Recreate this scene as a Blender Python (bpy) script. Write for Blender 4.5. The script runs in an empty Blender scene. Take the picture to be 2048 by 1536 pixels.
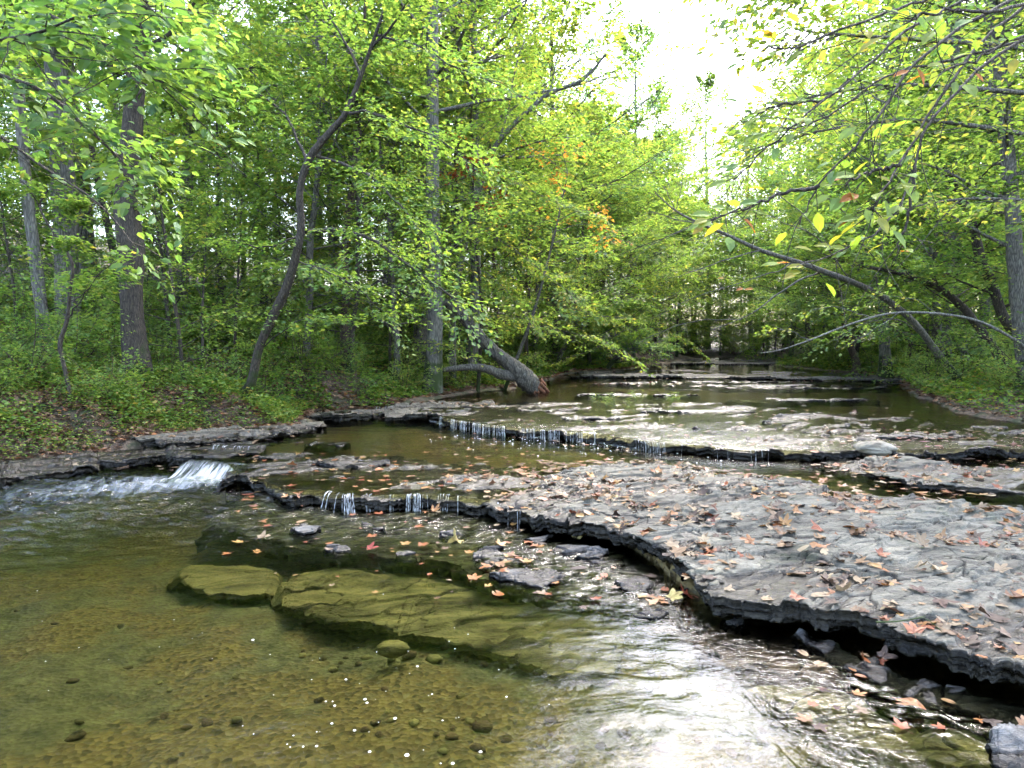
import bpy, math, random
import numpy as np
from mathutils import Vector
from mathutils.bvhtree import BVHTree

R = math.radians
sc = bpy.context.scene
col = sc.collection
rng = np.random.default_rng(7)
random.seed(7)

# ------------------------------------------------------------------ camera
F = 1422.0
CAM_Z = 1.6
TH = math.atan(78.0 / F)
cam_d = bpy.data.cameras.new('camera'); cam = bpy.data.objects.new('camera', cam_d)
col.objects.link(cam); sc.camera = cam
cam.location = (0, 0, CAM_Z); cam.rotation_euler = (R(90) - TH, 0, 0)
cam_d.sensor_width = 36.0; cam_d.lens = F / 2048 * 36
cam_d.clip_start = 0.05; cam_d.clip_end = 1000

def ray(px, py):
    u = (px - 1024) / F; v = -(py - 768) / F
    return np.array([u, math.cos(TH) + v * math.sin(TH), -math.sin(TH) + v * math.cos(TH)])
def G(px, py, z=0.0):            # point of the picture lying at height z
    r = ray(px, py); t = (z - CAM_Z) / r[2]
    return np.array([r[0] * t, r[1] * t, z])
def P(px, py, d):                # point of the picture lying at distance d
    r = ray(px, py); t = d / r[1]
    return np.array([r[0] * t, d, CAM_Z + r[2] * t])

# ------------------------------------------------------------------ noise
_perm = np.random.default_rng(11).permutation(512)
_perm = np.concatenate([_perm, _perm, _perm])
_ang = np.random.default_rng(12).uniform(0, 2 * np.pi, 512)
def noise(x, y):
    x = np.asarray(x, float); y = np.asarray(y, float)
    xi = np.floor(x).astype(int); yi = np.floor(y).astype(int)
    xf = x - xi; yf = y - yi
    xi &= 511; yi &= 511
    u = xf * xf * xf * (xf * (xf * 6 - 15) + 10); v = yf * yf * yf * (yf * (yf * 6 - 15) + 10)
    def g(ix, iy, fx, fy):
        a = _ang[_perm[(_perm[ix & 511] + iy) & 1023] & 511]
        return np.cos(a) * fx + np.sin(a) * fy
    n00 = g(xi, yi, xf, yf); n10 = g(xi + 1, yi, xf - 1, yf)
    n01 = g(xi, yi + 1, xf, yf - 1); n11 = g(xi + 1, yi + 1, xf - 1, yf - 1)
    return 1.5 * ((n00 * (1 - u) + n10 * u) * (1 - v) + (n01 * (1 - u) + n11 * u) * v)
def fbm(x, y, o=4, s=1.0):
    t = 0; a = 1.0; x = np.asarray(x) * s; y = np.asarray(y) * s
    for i in range(o):
        t = t + a * noise(x + 17.3 * i, y - 9.1 * i); x = x * 2.03; y = y * 2.03; a *= 0.5
    return t
def sstep(a, b, x):
    t = np.clip((x - a) / (b - a), 0, 1); return t * t * (3 - 2 * t)
def terrace(h, k, sharp=0.8):
    h = h * k; f = np.floor(h); t = h - f
    return (f + sstep(sharp, 1.0, t)) / k

def cells(x, y):
    """plates: a random value per cell and the distance to the nearest joint"""
    x = np.asarray(x, float); y = np.asarray(y, float); xi = np.floor(x).astype(int); yi = np.floor(y).astype(int)
    f1 = np.full(x.shape, 9.0); f2 = np.full(x.shape, 9.0); idv = np.zeros(x.shape)
    for dx in (-1, 0, 1):
        for dy in (-1, 0, 1):
            cx, cy = xi + dx, yi + dy; h = _perm[(_perm[cx & 511] + cy) & 1023] & 511
            px_, py_ = cx + .5 + .45 * np.cos(_ang[h]), cy + .5 + .45 * np.sin(_ang[(h * 7 + 3) & 511]); dd = np.hypot(x - px_, y - py_)
            n = dd < f1; f2 = np.where(n, f1, np.minimum(f2, dd)); idv = np.where(n, ((h * 37) & 511) / 511.0, idv); f1 = np.where(n, dd, f1)
    return idv, f2 - f1
# ------------------------------------------------------------------ mesh helpers
def mesh_from(name, v, faces, attrs=None, smooth=False, nv=None):
    """faces: (n,k) int array, or list of such arrays with different k"""
    if not isinstance(faces, list): faces = [faces]
    v = np.asarray(v, dtype=np.float32).reshape(-1, 3)
    me = bpy.data.meshes.new(name)
    me.vertices.add(len(v)); me.vertices.foreach_set('co', v.ravel())
    loops = np.concatenate([f.ravel() for f in faces]).astype(np.int32)
    tot = np.concatenate([np.full(len(f), f.shape[1]) for f in faces]).astype(np.int32)
    start = np.concatenate([[0], np.cumsum(tot)[:-1]]).astype(np.int32)
    me.loops.add(len(loops)); me.loops.foreach_set('vertex_index', loops)
    me.polygons.add(len(tot)); me.polygons.foreach_set('loop_start', start); me.polygons.foreach_set('loop_total', tot)
    me.polygons.foreach_set('use_smooth', np.full(len(tot), smooth))
    for k, a in (attrs or {}).items():
        at = me.attributes.new(k, 'FLOAT', 'POINT'); at.data.foreach_set('value', np.asarray(a, dtype=np.float32))
    me.update(calc_edges=True)
    return me
def obj(name, me, mat=None, parent=None):
    o = bpy.data.objects.new(name, me); col.objects.link(o)
    if mat is not None and me is not None and not me.materials: me.materials.append(mat)
    if parent is not None: o.parent = parent
    return o
def tag(o, label=None, cat=None, group=None, kind=None):
    if label: o['label'] = label
    if cat: o['category'] = cat
    if group: o['group'] = group
    if kind: o['kind'] = kind
    return o
def empty(name, loc=(0, 0, 0)):
    o = bpy.data.objects.new(name, None); col.objects.link(o); o.location = loc; o.empty_display_size = 0.2
    return o
def grid_faces(nr, nc, wrap=False):
    i = np.arange(nr - 1)[:, None]; j = np.arange(nc if wrap else nc - 1)[None, :]
    j2 = (j + 1) % nc
    a = i * nc + j; b = i * nc + j2; c = (i + 1) * nc + j2; d = (i + 1) * nc + j
    return np.stack([a, b, c, d], -1).reshape(-1, 4)
def interp_curve(pts, n, dens=None):
    pts = np.asarray(pts, float)
    s = np.concatenate([[0], np.cumsum(np.linalg.norm(np.diff(pts, axis=0), axis=1))])
    t = np.linspace(0, s[-1], n)
    return np.stack([np.interp(t, s, pts[:, k]) for k in range(pts.shape[1])], 1)
def smooth_path(pts, n):
    """Catmull-Rom through the points (any number of columns)"""
    pts = np.asarray(pts, float); m = len(pts)
    e = np.vstack([2 * pts[0] - pts[1], pts, 2 * pts[-1] - pts[-2]])
    t = np.linspace(0, m - 1 - 1e-6, n); i = t.astype(int); f = (t - i)[:, None]
    p0, p1, p2, p3 = e[i], e[i + 1], e[i + 2], e[i + 3]
    return 0.5 * (2 * p1 + (p2 - p0) * f + (2 * p0 - 5 * p1 + 4 * p2 - p3) * f ** 2 + (3 * p1 - p0 - 3 * p2 + p3) * f ** 3)

class Tubes:
    def __init__(s): s.v = []; s.f = []; s.n = 0; s.r = []
    def add(s, pts, rad, k=6, lump=0.0, cap=False):
        pts = np.asarray(pts, float); n = len(pts); rad = np.broadcast_to(np.asarray(rad, float), (n,))
        t = np.gradient(pts, axis=0); t /= np.linalg.norm(t, axis=1)[:, None] + 1e-9
        ref = np.array([0.0, 0, 1]) if abs(t[0][2]) < 0.8 else np.array([0.0, 1, 0])
        a = np.cross(t, ref); a /= np.linalg.norm(a, axis=1)[:, None] + 1e-9
        b = np.cross(t, a)
        th = np.linspace(0, 2 * np.pi, k, endpoint=False)
        rr = rad[:, None] * np.ones(k)[None]
        if lump:
            sd = s.n * 0.37 % 50
            rr = rr * (1 + lump * noise(np.cos(th)[None] * 1.7 + sd + 0 * rr, np.sin(th)[None] * 1.7 + np.arange(n)[:, None] * 0.35)
                       + lump * 0.6 * noise(th[None] * 3 + sd + 0 * rr, np.arange(n)[:, None] * 0.9))
        ring = pts[:, None] + rr[..., None] * (np.cos(th)[None, :, None] * a[:, None] + np.sin(th)[None, :, None] * b[:, None])
        s.v.append(ring.reshape(-1, 3)); s.f.append(grid_faces(n, k, True) + s.n)
        s.r.append(np.repeat(rad, k)); s.n += n * k
    def mesh(s, name):
        return mesh_from(name, np.concatenate(s.v), np.concatenate(s.f), {'rad': np.concatenate(s.r)}, smooth=True)

# leaf outlines: (x along the leaf, y across, z fold) and faces
def leaf_template(kind):
    if kind == 'diamond':
        v = np.array([[0, 0, 0], [0.45, 0.33, 0.06], [1, 0, -0.06], [0.45, -0.33, 0.06]])
        f = np.array([[0, 1, 2], [0, 2, 3]])
    elif kind == 'oval':
        v = np.array([[0, 0, 0], [0.3, 0.24, 0.05], [0.68, 0.2, 0.02], [1, 0, -0.1], [0.68, -0.2, 0.02], [0.3, -0.24, 0.05], [0.5, 0, 0.0]])
        f = np.array([[0, 6, 1], [6, 2, 1], [6, 3, 2], [6, 4, 3], [6, 5, 4], [0, 5, 6]])[:, ::-1]
    elif kind == 'star':
        v = np.array([[0, 0, 0], [0.25, 0.42, 0], [0.42, 0.2, 0.05], [0.72, 0.42, -0.05], [0.66, 0.12, 0.03], [1, 0, -0.1],
                      [0.66, -0.12, 0.03], [0.72, -0.42, -0.05], [0.42, -0.2, 0.05], [0.25, -0.42, 0], [0.4, 0, 0]])
        f = np.array([[10, i, i + 1] for i in range(1, 9)] + [[10, 0, 1], [10, 9, 0]])
    return v, f
class Leaves:
    def __init__(s): s.p = []; s.d = []; s.n = []; s.s = []; s.r = []
    def add(s, p, d, n, size, r):
        s.p.append(p); s.d.append(d); s.n.append(n); s.s.append(size); s.r.append(r)
    def count(s): return sum(len(p) for p in s.p)
    def mesh(s, name, kind='diamond'):
        p = np.concatenate(s.p); d = np.concatenate(s.d); n = np.concatenate(s.n)
        sz = np.concatenate(s.s); r = np.concatenate(s.r)
        d = d / (np.linalg.norm(d, axis=1)[:, None] + 1e-9)
        b = np.cross(n, d); b /= np.linalg.norm(b, axis=1)[:, None] + 1e-9
        nn = np.cross(d, b)
        tv, tf = leaf_template(kind)
        v = p[:, None] + sz[:, None, None] * (tv[None, :, 0:1] * d[:, None] + tv[None, :, 1:2] * b[:, None] + tv[None, :, 2:3] * nn[:, None])
        m = len(tv)
        f = (np.arange(len(p)) * m)[:, None, None] + tf[None]
        return mesh_from(name, v.reshape(-1, 3), f.reshape(-1, 3), {'rnd': np.repeat(r, m)})

def spray(L, a, dirv, length, n, size, g, width=0.38, tilt=0.28, patch=0.0, thick=0.04, droop=0.12):
    """a flat spray of leaves along a twig: alternate leaves left and right"""
    dirv = dirv / (np.linalg.norm(dirv) + 1e-9)
    up = np.array([0, 0, 1.0]) + g.normal(0, 0.18, 3)
    side = np.cross(dirv, up); side /= np.linalg.norm(side) + 1e-9
    nrm = np.cross(side, dirv)
    t = g.uniform(0.05, 1.05, n); sg = g.choice([-1, 1], n)
    w = g.uniform(0, 1, n) ** 0.8 * width * length * (1.1 - 0.7 * t) * sg
    p = a + dirv * (t * length)[:, None] + side * w[:, None] + nrm * g.normal(0, thick, n)[:, None]
    p[:, 2] -= droop * (t * length) ** 2 + 0.25 * np.abs(w) ** 1.5
    d = dirv * 0.8 + side * (sg * 0.9)[:, None] + g.normal(0, 0.25, (n, 3)); d[:, 2] -= 0.18
    nn = nrm + g.normal(0, tilt, (n, 3))
    L.add(p, d, nn, size * g.uniform(0.7, 1.25, n), np.clip(g.normal(0.45 + patch, 0.2, n), 0, 1))

def branch(a, dirv, length, n, g, wob=0.12, up=0.0):
    d = dirv / np.linalg.norm(dirv); pts = [np.array(a, float)]; st = length / (n - 1)
    for i in range(n - 1):
        d = d + g.normal(0, wob, 3); d[2] += up / n; d /= np.linalg.norm(d)
        pts.append(pts[-1] + d * st)
    return np.array(pts)

def leafy_limb(T, L, a, dirv, length, r, g, ntwig, nleaf, size, up=0.1, sub=0.35, patch=0.0, tilt=0.28, start=0.25, flat=0.15, wood=True, path=None, width=0.38, wob=0.1):
    pts = branch(a, dirv, length, 9, g, wob, up) if path is None else path
    n = len(pts)
    if wood: T.add(pts, np.linspace(r, r * 0.25, n) if True else r, 5)
    for k in range(ntwig):
        t = start + (1 - start) * (k + g.uniform(0, 1)) / ntwig
        i = min(int(t * (n - 1)), n - 2); f = t * (n - 1) - i
        p = pts[i] * (1 - f) + pts[i + 1] * f
        d = pts[i + 1] - pts[i]; d /= np.linalg.norm(d) + 1e-9
        side = np.cross(d, [0, 0, 1.0]); side /= np.linalg.norm(side) + 1e-6
        sg = 1 if k % 2 else -1
        td = d * 0.55 + side * sg * g.uniform(0.6, 1.1) * (1.1 - 0.5 * t) + g.normal(0, 0.15, 3)
        td[2] = td[2] * 0.5 + g.normal(0, flat)
        td /= np.linalg.norm(td)
        tl = length * sub * g.uniform(0.6, 1.2) * (1.15 - 0.5 * t)
        if wood:
            q = branch(p, td, tl, 5, g, 0.08, -0.12)
            T.add(q, np.linspace(r * 0.28, r * 0.08, 5), 3)
        spray(L, p, td, tl, nleaf, size, g, patch=patch + g.normal(0, 0.08), tilt=tilt, width=width)
    spray(L, pts[-2], pts[-1] - pts[-2], length * sub * 0.8, nleaf, size, g, patch=patch, tilt=tilt, width=width)

# ------------------------------------------------------------------ materials
def new_mat(name):
    m = bpy.data.materials.new(name); m.use_nodes = True; nt = m.node_tree; nt.nodes.clear()
    out = nt.nodes.new('ShaderNodeOutputMaterial'); return m, nt, out
def N(nt, t, **kw):
    n = nt.nodes.new(t)
    for k, v in kw.items():
        if k.startswith('i_'): n.inputs[k[2:].replace('_', ' ')].default_value = v
        elif k.startswith('n_'): n.inputs[int(k[2:])].default_value = v
        else: setattr(n, k, v)
    return n
def ramp(nt, stops, interp='LINEAR'):
    n = nt.nodes.new('ShaderNodeValToRGB'); cr = n.color_ramp; cr.interpolation = interp
    while len(cr.elements) < len(stops): cr.elements.new(0.5)
    for e, (p, c) in zip(cr.elements, stops):
        e.position = p; e.color = tuple(c) + (1,) if len(c) == 3 else c
    return n
def tex_noise(nt, scale, detail=4, rough=0.55, vec=None, dist=0.0):
    n = N(nt, 'ShaderNodeTexNoise'); n.inputs['Scale'].default_value = scale; n.inputs['Detail'].default_value = detail
    n.inputs['Roughness'].default_value = rough; n.inputs['Distortion'].default_value = dist
    if vec is not None: nt.links.new(vec, n.inputs['Vector'])
    return n
def wpos(nt, sc3=(1, 1, 1), rot=(0, 0, 0)):
    g = N(nt, 'ShaderNodeNewGeometry'); m = N(nt, 'ShaderNodeMapping')
    m.inputs['Scale'].default_value = sc3; m.inputs['Rotation'].default_value = rot
    nt.links.new(g.outputs['Position'], m.inputs['Vector']); return m.outputs[0]

def leaf_mat(name, stops, trans=0.54, tboost=(1.68, 1.68, 1.1), gloss=0.03, shift=0.0):
    m, nt, out = new_mat(name); L = nt.links.new
    at = N(nt, 'ShaderNodeAttribute', attribute_name='rnd')
    oi = N(nt, 'ShaderNodeObjectInfo')
    ma = N(nt, 'ShaderNodeMath', operation='MULTIPLY_ADD'); L(oi.outputs['Random'], ma.inputs[0]); ma.inputs[1].default_value = 0.22
    ad = N(nt, 'ShaderNodeMath', operation='ADD'); L(at.outputs['Fac'], ad.inputs[0]); ad.inputs[1].default_value = -0.11 + shift
    L(ad.outputs[0], ma.inputs[2])
    cr = ramp(nt, stops); L(ma.outputs[0], cr.inputs[0])
    df = N(nt, 'ShaderNodeBsdfDiffuse'); L(cr.outputs[0], df.inputs[0])
    mul = N(nt, 'ShaderNodeMix', data_type='RGBA', blend_type='MULTIPLY'); mul.inputs[0].default_value = 1
    L(cr.outputs[0], mul.inputs[6]); mul.inputs[7].default_value = tuple(tboost) + (1,)
    tr = N(nt, 'ShaderNodeBsdfTranslucent'); L(mul.outputs[2], tr.inputs[0])
    mx = N(nt, 'ShaderNodeMixShader'); mx.inputs[0].default_value = trans
    L(df.outputs[0], mx.inputs[1]); L(tr.outputs[0], mx.inputs[2])
    gl = N(nt, 'ShaderNodeBsdfGlossy'); gl.inputs['Roughness'].default_value = 0.5; gl.inputs[0].default_value = (0.8, 0.9, 1, 1)
    m2 = N(nt, 'ShaderNodeMixShader'); m2.inputs[0].default_value = gloss
    L(mx.outputs[0], m2.inputs[1]); L(gl.outputs[0], m2.inputs[2]); L(m2.outputs[0], out.inputs[0])
    return m
GREEN = [(0.0, (0.068, 0.15, 0.038)), (0.3, (0.128, 0.225, 0.046)), (0.6, (0.2, 0.3, 0.055)), (0.88, (0.285, 0.345, 0.062)), (1.0, (0.38, 0.33, 0.07))]
M = {}
M['leaf'] = leaf_mat('leaf_green', GREEN)
M['leaf_yellow'] = leaf_mat('leaf_yellow_green', GREEN, shift=0.14)
M['leaf_near'] = leaf_mat('leaf_large_yellow_green', [(0, (0.10, 0.19, 0.03)), (0.4, (0.17, 0.27, 0.035)), (0.75, (0.25, 0.31, 0.035)), (0.93, (0.36, 0.29, 0.03)), (1, (0.4, 0.14, 0.02))], trans=.55, gloss=0.03)
M['leaf_blue'] = leaf_mat('leaf_blue_green', [(0, (0.06, 0.145, 0.05)), (0.5, (0.12, 0.23, 0.08)), (1, (0.2, 0.3, 0.09))])
M['leaf_red'] = leaf_mat('leaf_red', [(0, (0.16, 0.03, 0.012)), (0.5, (0.28, 0.07, 0.02)), (1, (0.38, 0.16, 0.03))])
M['leaf_ground'] = leaf_mat('leaf_undergrowth', [(0, (0.06, 0.13, 0.02)), (0.5, (0.13, 0.22, 0.028)), (0.9, (0.21, 0.29, 0.035)), (1, (0.3, 0.24, 0.05))], trans=0.4)

def bark_mat(name, c1, c2, c3, vscale=5.0, bump=0.6, moss=True):
    m, nt, out = new_mat(name); L = nt.links.new
    p = wpos(nt, (vscale * 2.2, vscale * 2.2, vscale * 0.45))
    n1 = tex_noise(nt, 3.0, 6, 0.65, p, 0.6)
    vo = N(nt, 'ShaderNodeTexVoronoi', feature='DISTANCE_TO_EDGE'); vo.inputs['Scale'].default_value = 2.6; L(p, vo.inputs['Vector'])
    p2 = wpos(nt); n2 = tex_noise(nt, 3.5, 3, 0.5, p2)
    cr = ramp(nt, [(0.25, c1), (0.55, c2), (0.78, c3)]); L(n1.outputs[0], cr.inputs[0])
    mr = ramp(nt, [(0.0, (0.25, 0.25, 0.25)), (0.22, (1, 1, 1))]); L(vo.outputs['Distance'], mr.inputs[0])
    mx = N(nt, 'ShaderNodeMix', data_type='RGBA', blend_type='MULTIPLY'); mx.inputs[0].default_value = 0.7
    L(cr.outputs[0], mx.inputs[6]); L(mr.outputs[0], mx.inputs[7])
    # moss: low on the trunk, patchy
    g = N(nt, 'ShaderNodeNewGeometry'); sx = N(nt, 'ShaderNodeSeparateXYZ'); L(g.outputs['Position'], sx.inputs[0])
    mz = N(nt, 'ShaderNodeMapRange'); mz.inputs[1].default_value = 0.7; mz.inputs[2].default_value = 1.7; mz.inputs[3].default_value = 0.22; mz.inputs[4].default_value = -0.12
    L(sx.outputs[2], mz.inputs[0])
    ad = N(nt, 'ShaderNodeMath', operation='ADD'); L(mz.outputs[0], ad.inputs[0]); L(n2.outputs[0], ad.inputs[1])
    ms = ramp(nt, [(0.52, (0, 0, 0)), (0.68, (1, 1, 1))]); L(ad.outputs[0], ms.inputs[0])
    m3 = N(nt, 'ShaderNodeMix', data_type='RGBA'); L(mx.outputs[2], m3.inputs[6]); m3.inputs[7].default_value = (0.035, 0.055, 0.012, 1)
    if moss: L(ms.outputs[0], m3.inputs[0])
    else: m3.inputs[0].default_value = 0
    b = N(nt, 'ShaderNodeBsdfPrincipled'); b.inputs['Roughness'].default_value = 0.9; L(m3.outputs[2], b.inputs['Base Color'])
    hh = N(nt, 'ShaderNodeMath', operation='MULTIPLY_ADD'); L(mr.outputs[0], hh.inputs[0]); hh.inputs[1].default_value = 0.6; L(n1.outputs[0], hh.inputs[2])
    bp = N(nt, 'ShaderNodeBump'); bp.inputs['Strength'].default_value = bump; bp.inputs['Distance'].default_value = 0.04; L(hh.outputs[0], bp.inputs['Height'])
    L(bp.outputs[0], b.inputs['Normal']); L(b.outputs[0], out.inputs[0]); return m
M['bark_dark'] = bark_mat('bark_dark', (0.035, 0.029, 0.022), (0.095, 0.078, 0.058), (0.2, 0.165, 0.125), 7)
M['bark_grey'] = bark_mat('bark_grey', (0.09, 0.083, 0.068), (0.2, 0.185, 0.155), (0.38, 0.36, 0.31), 5)
M['bark_pale'] = bark_mat('bark_pale', (0.1, 0.095, 0.08), (0.21, 0.2, 0.17), (0.38, 0.37, 0.33), 3.5, 0.3)
M['bark_brown'] = bark_mat('bark_brown', (0.06, 0.042, 0.028), (0.13, 0.095, 0.065), (0.22, 0.17, 0.12), 6, 0.5, False)
M['bark_log'] = bark_mat('bark_log', (0.06, 0.055, 0.045), (0.17, 0.155, 0.125), (0.32, 0.3, 0.26), 4, 0.8, False)
# ------------------------------------------------------------------ the lie of the creek
Z1, Z2, Z3, Z4, Z5 = 0.0, 0.15, 0.28, 0.37, 0.46
def curve(pts, z): return np.array([G(a, b, z) for a, b in pts])
lipA = curve([(-700, 900), (0, 893), (400, 900), (440, 912), (478, 944), (529, 959), (583, 979), (634, 975), (689, 985), (744, 985), (810, 985), (869, 985), (908, 987),
              (986, 998), (1040, 1018), (1064, 1030), (1122, 1041), (1200, 1053), (1262, 1078), (1324, 1099), (1341, 1124), (1378, 1140), (1390, 1168), (1420, 1190),
              (1510, 1202), (1593, 1219), (1655, 1231), (1738, 1240), (1780, 1264), (1862, 1285), (1945, 1306), (2048, 1326), (2350, 1390), (3300, 1650)], Z2 + 0.02)
lipB = curve([(-900, 812), (600, 811), (800, 812), (850, 826), (900, 838), (960, 848), (1050, 857), (1140, 864), (1200, 868), (1290, 884), (1400, 893), (1500, 899),
              (1620, 903), (1700, 900), (1800, 898), (2048, 897), (2500, 890), (3400, 880)], Z3)
lipC = curve([(500, 742), (1130, 752), (1230, 749), (1330, 748), (1450, 749), (1560, 751), (1700, 754), (1820, 757), (2300, 762)], Z4)
lipD = curve([(1200, 718), (1350, 723.5), (1420, 724), (1520, 724.5), (1700, 725), (2000, 726)], Z5)
def yat(c, x):
    o = np.argsort(c[:, 0]); return np.interp(x, c[o, 0], c[o, 1])
shL = np.array([G(-700, 1150, 0), G(-260, 1010, 0), G(0, 935, .02), G(200, 915, .02), G(440, 868, .15), G(600, 858, .15), G(640, 828, .15), G(790, 822, .15), G(880, 797, .28), G(1000, 777, .28),
                G(1090, 760, .28), G(1150, 748, .3), G(1230, 742, .36), G(1350, 724, .42), G(1400, 717, .46)])
shR = np.array([G(3300, 1300, .15), G(2700, 920, .2), G(2200, 868, .28), G(2048, 848, .28), G(1960, 832, .28), G(1860, 805, .28), G(1820, 780, .28), G(1815, 762, .3), G(1690, 745, .37), G(1560, 731, .4),
                G(1530, 722, .46), G(1500, 716, .46)])
def xL(y): return np.interp(y, shL[:, 1], shL[:, 0]) + 0.25 * fbm(y * 0.35, 3.0 + 0 * y, 4) * np.clip(y / 12, .5, 2.5)
def xR(y): return np.interp(y, shR[:, 1], shR[:, 0]) + 0.25 * fbm(y * 0.4, 9.0 + 0 * y, 4) * np.clip(y / 12, .5, 2.5)
YEND = 66.0
def ground_z(x, y):
    x = np.asarray(x, float); y = np.asarray(y, float)
    a = yat(lipA, x) + 0.45; b = yat(lipB, x) + 0.3; c = yat(lipC, x) + .3; d = yat(lipD, x) + .3
    lev = Z1 + (Z2 - Z1) * sstep(0, .25, y - a) + (Z3 - Z2) * sstep(0, .3, y - b) + (Z4 - Z3) * sstep(0, .5, y - c) + (Z5 - Z4) * sstep(0, .5, y - d)
    dep = 0.30 - 0.16 * sstep(-0.3, 0.3, y - a)
    # the foreground shoals to the left of the picture and under the ledge
    sh = np.exp(-(((x - 1.6) / 1.6) ** 2 + ((y - 3.9) / 1.1) ** 2)) * .12
    deep = .26 * np.exp(-(((x + 4.6) / 2.4) ** 2 + ((y - 7.2) / 1.5) ** 2))
    bed = lev - dep - deep + sh + 0.035 * fbm(x * 1.3, y * 1.3, 4) + 0.012 * fbm(x * 7, y * 7, 3)
    # banks
    l = xL(y) - x; r = x - xR(y)
    e = y - YEND - 2.0 * noise(x * .2, 0 * y)
    s = np.maximum(np.maximum(l, r), e)
    left = l >= r
    sc_ = np.clip(y / 14, .6, 1.6)
    step = np.where(left, 0.5, 0.4)
    rise = np.where(e >= np.maximum(l, r) - 1, .04, np.where(left, 0.15, 0.06)) * (1 + .3 * noise(x * .06, y * .06))
    # left hillside is steeper between 12 and 40 m
    h = sstep(-.25, .05, s) * (dep + deep + .06) + step * sstep(0.35 * sc_, 1.9 * sc_, s + .35 * fbm(x * .7, y * .7, 3)) + np.clip(s - 1.5, 0, 60) * rise
    h = h + sstep(0.2, 1.5, s) * (.10 * fbm(x * .5, y * .5, 4) + .05 * fbm(x * 3, y * 3, 3))
    hill = np.where(left, 1, 0.5) * 3.0 * sstep(14, 60, s)
    return bed + h + hill

def polar_grid(x0, x1, y0, y1, nx, ny):
    """rows get farther apart with distance, columns fan out"""
    ys = y0 * (y1 / y0) ** np.linspace(0, 1, ny)
    f = np.linspace(x0, x1, nx)
    Y = np.repeat(ys[:, None], nx, 1); X = f[None, :] * (1.4 + Y)
    return X, Y
X, Y = polar_grid(-1.35, 1.35, 0.6, 150, 640, 620)
Zg = ground_z(X, Y)
gm = mesh_from('ground', np.stack([X, Y, Zg], -1).reshape(-1, 3), grid_faces(620, 640), smooth=True)

def ground_material():
    m, nt, out = new_mat('creek_bed_and_forest_floor'); L = nt.links.new
    p = wpos(nt)
    b = N(nt, 'ShaderNodeBsdfPrincipled')
    # silt and gravel of the bed
    n1 = tex_noise(nt, 1.1, 5, 0.6, p); n2 = tex_noise(nt, 9, 4, 0.6, p)
    vo = N(nt, 'ShaderNodeTexVoronoi'); vo.inputs['Scale'].default_value = 34; vo.inputs['Randomness'].default_value = 1; L(p, vo.inputs['Vector'])
    gcol = ramp(nt, [(0, (0.035, 0.025, 0.01)), (.3, (0.10, 0.07, 0.024)), (.6, (0.18, 0.13, 0.042)), (.85, (0.08, 0.066, 0.03)), (1, (0.28, 0.22, 0.11))]); L(vo.outputs['Color'], gcol.inputs[0])
    silt = ramp(nt, [(.3, (0.05, 0.047, 0.022)), (.5, (0.10, 0.094, 0.044)), (.75, (0.165, 0.152, 0.07))]); L(n2.outputs[0], silt.inputs[0])
    msk = ramp(nt, [(.44, (0, 0, 0)), (.50, (1, 1, 1))])
    # gravel lies along the foot of the sunken slab and to the left
    L(n1.outputs[0], msk.inputs[0])
    mx = N(nt, 'ShaderNodeMix', data_type='RGBA'); L(msk.outputs[0], mx.inputs[0]); L(silt.outputs[0], mx.inputs[6]); L(gcol.outputs[0], mx.inputs[7])
    # soil and litter of the banks
    v2 = N(nt, 'ShaderNodeTexVoronoi'); v2.inputs['Scale'].default_value = 11; L(p, v2.inputs['Vector'])
    lit = ramp(nt, [(0, (0.03, 0.022, 0.014)), (.3, (0.08, 0.052, 0.034)), (.55, (0.15, 0.10, 0.065)), (.8, (0.05, 0.036, 0.022)), (1, (0.2, 0.14, 0.10))]); L(v2.outputs['Color'], lit.inputs[0])
    n3 = tex_noise(nt, 2.2, 5, .6, p); gm_ = ramp(nt, [(.42, (0, 0, 0)), (.6, (1, 1, 1))]); L(n3.outputs[0], gm_.inputs[0])
    m4 = N(nt, 'ShaderNodeMix', data_type='RGBA'); L(gm_.outputs[0], m4.inputs[0]); L(lit.outputs[0], m4.inputs[6]); m4.inputs[7].default_value = (0.035, 0.042, 0.014, 1)
    at = N(nt, 'ShaderNodeAttribute', attribute_name='bank')
    m5 = N(nt, 'ShaderNodeMix', data_type='RGBA'); L(at.outputs['Fac'], m5.inputs[0]); L(mx.outputs[2], m5.inputs[6]); L(m4.outputs[2], m5.inputs[7])
    L(m5.outputs[2], b.inputs['Base Color']); b.inputs['Roughness'].default_value = .85
    bp = N(nt, 'ShaderNodeBump'); bp.inputs['Strength'].default_value = .6; bp.inputs['Distance'].default_value = .02
    L(vo.outputs['Distance'], bp.inputs['Height']); L(bp.outputs[0], b.inputs['Normal']); L(b.outputs[0], out.inputs[0]); return m
M['ground'] = ground_material()
sdist = np.maximum(np.maximum(xL(Y) - X, X - xR(Y)), Y - YEND)
at = gm.attributes.new('bank', 'FLOAT', 'POINT'); at.data.foreach_set('value', sstep(-.75, -.15, sdist).ravel().astype(np.float32))
ground = tag(obj('ground', gm, M['ground']), kind='structure')

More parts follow.
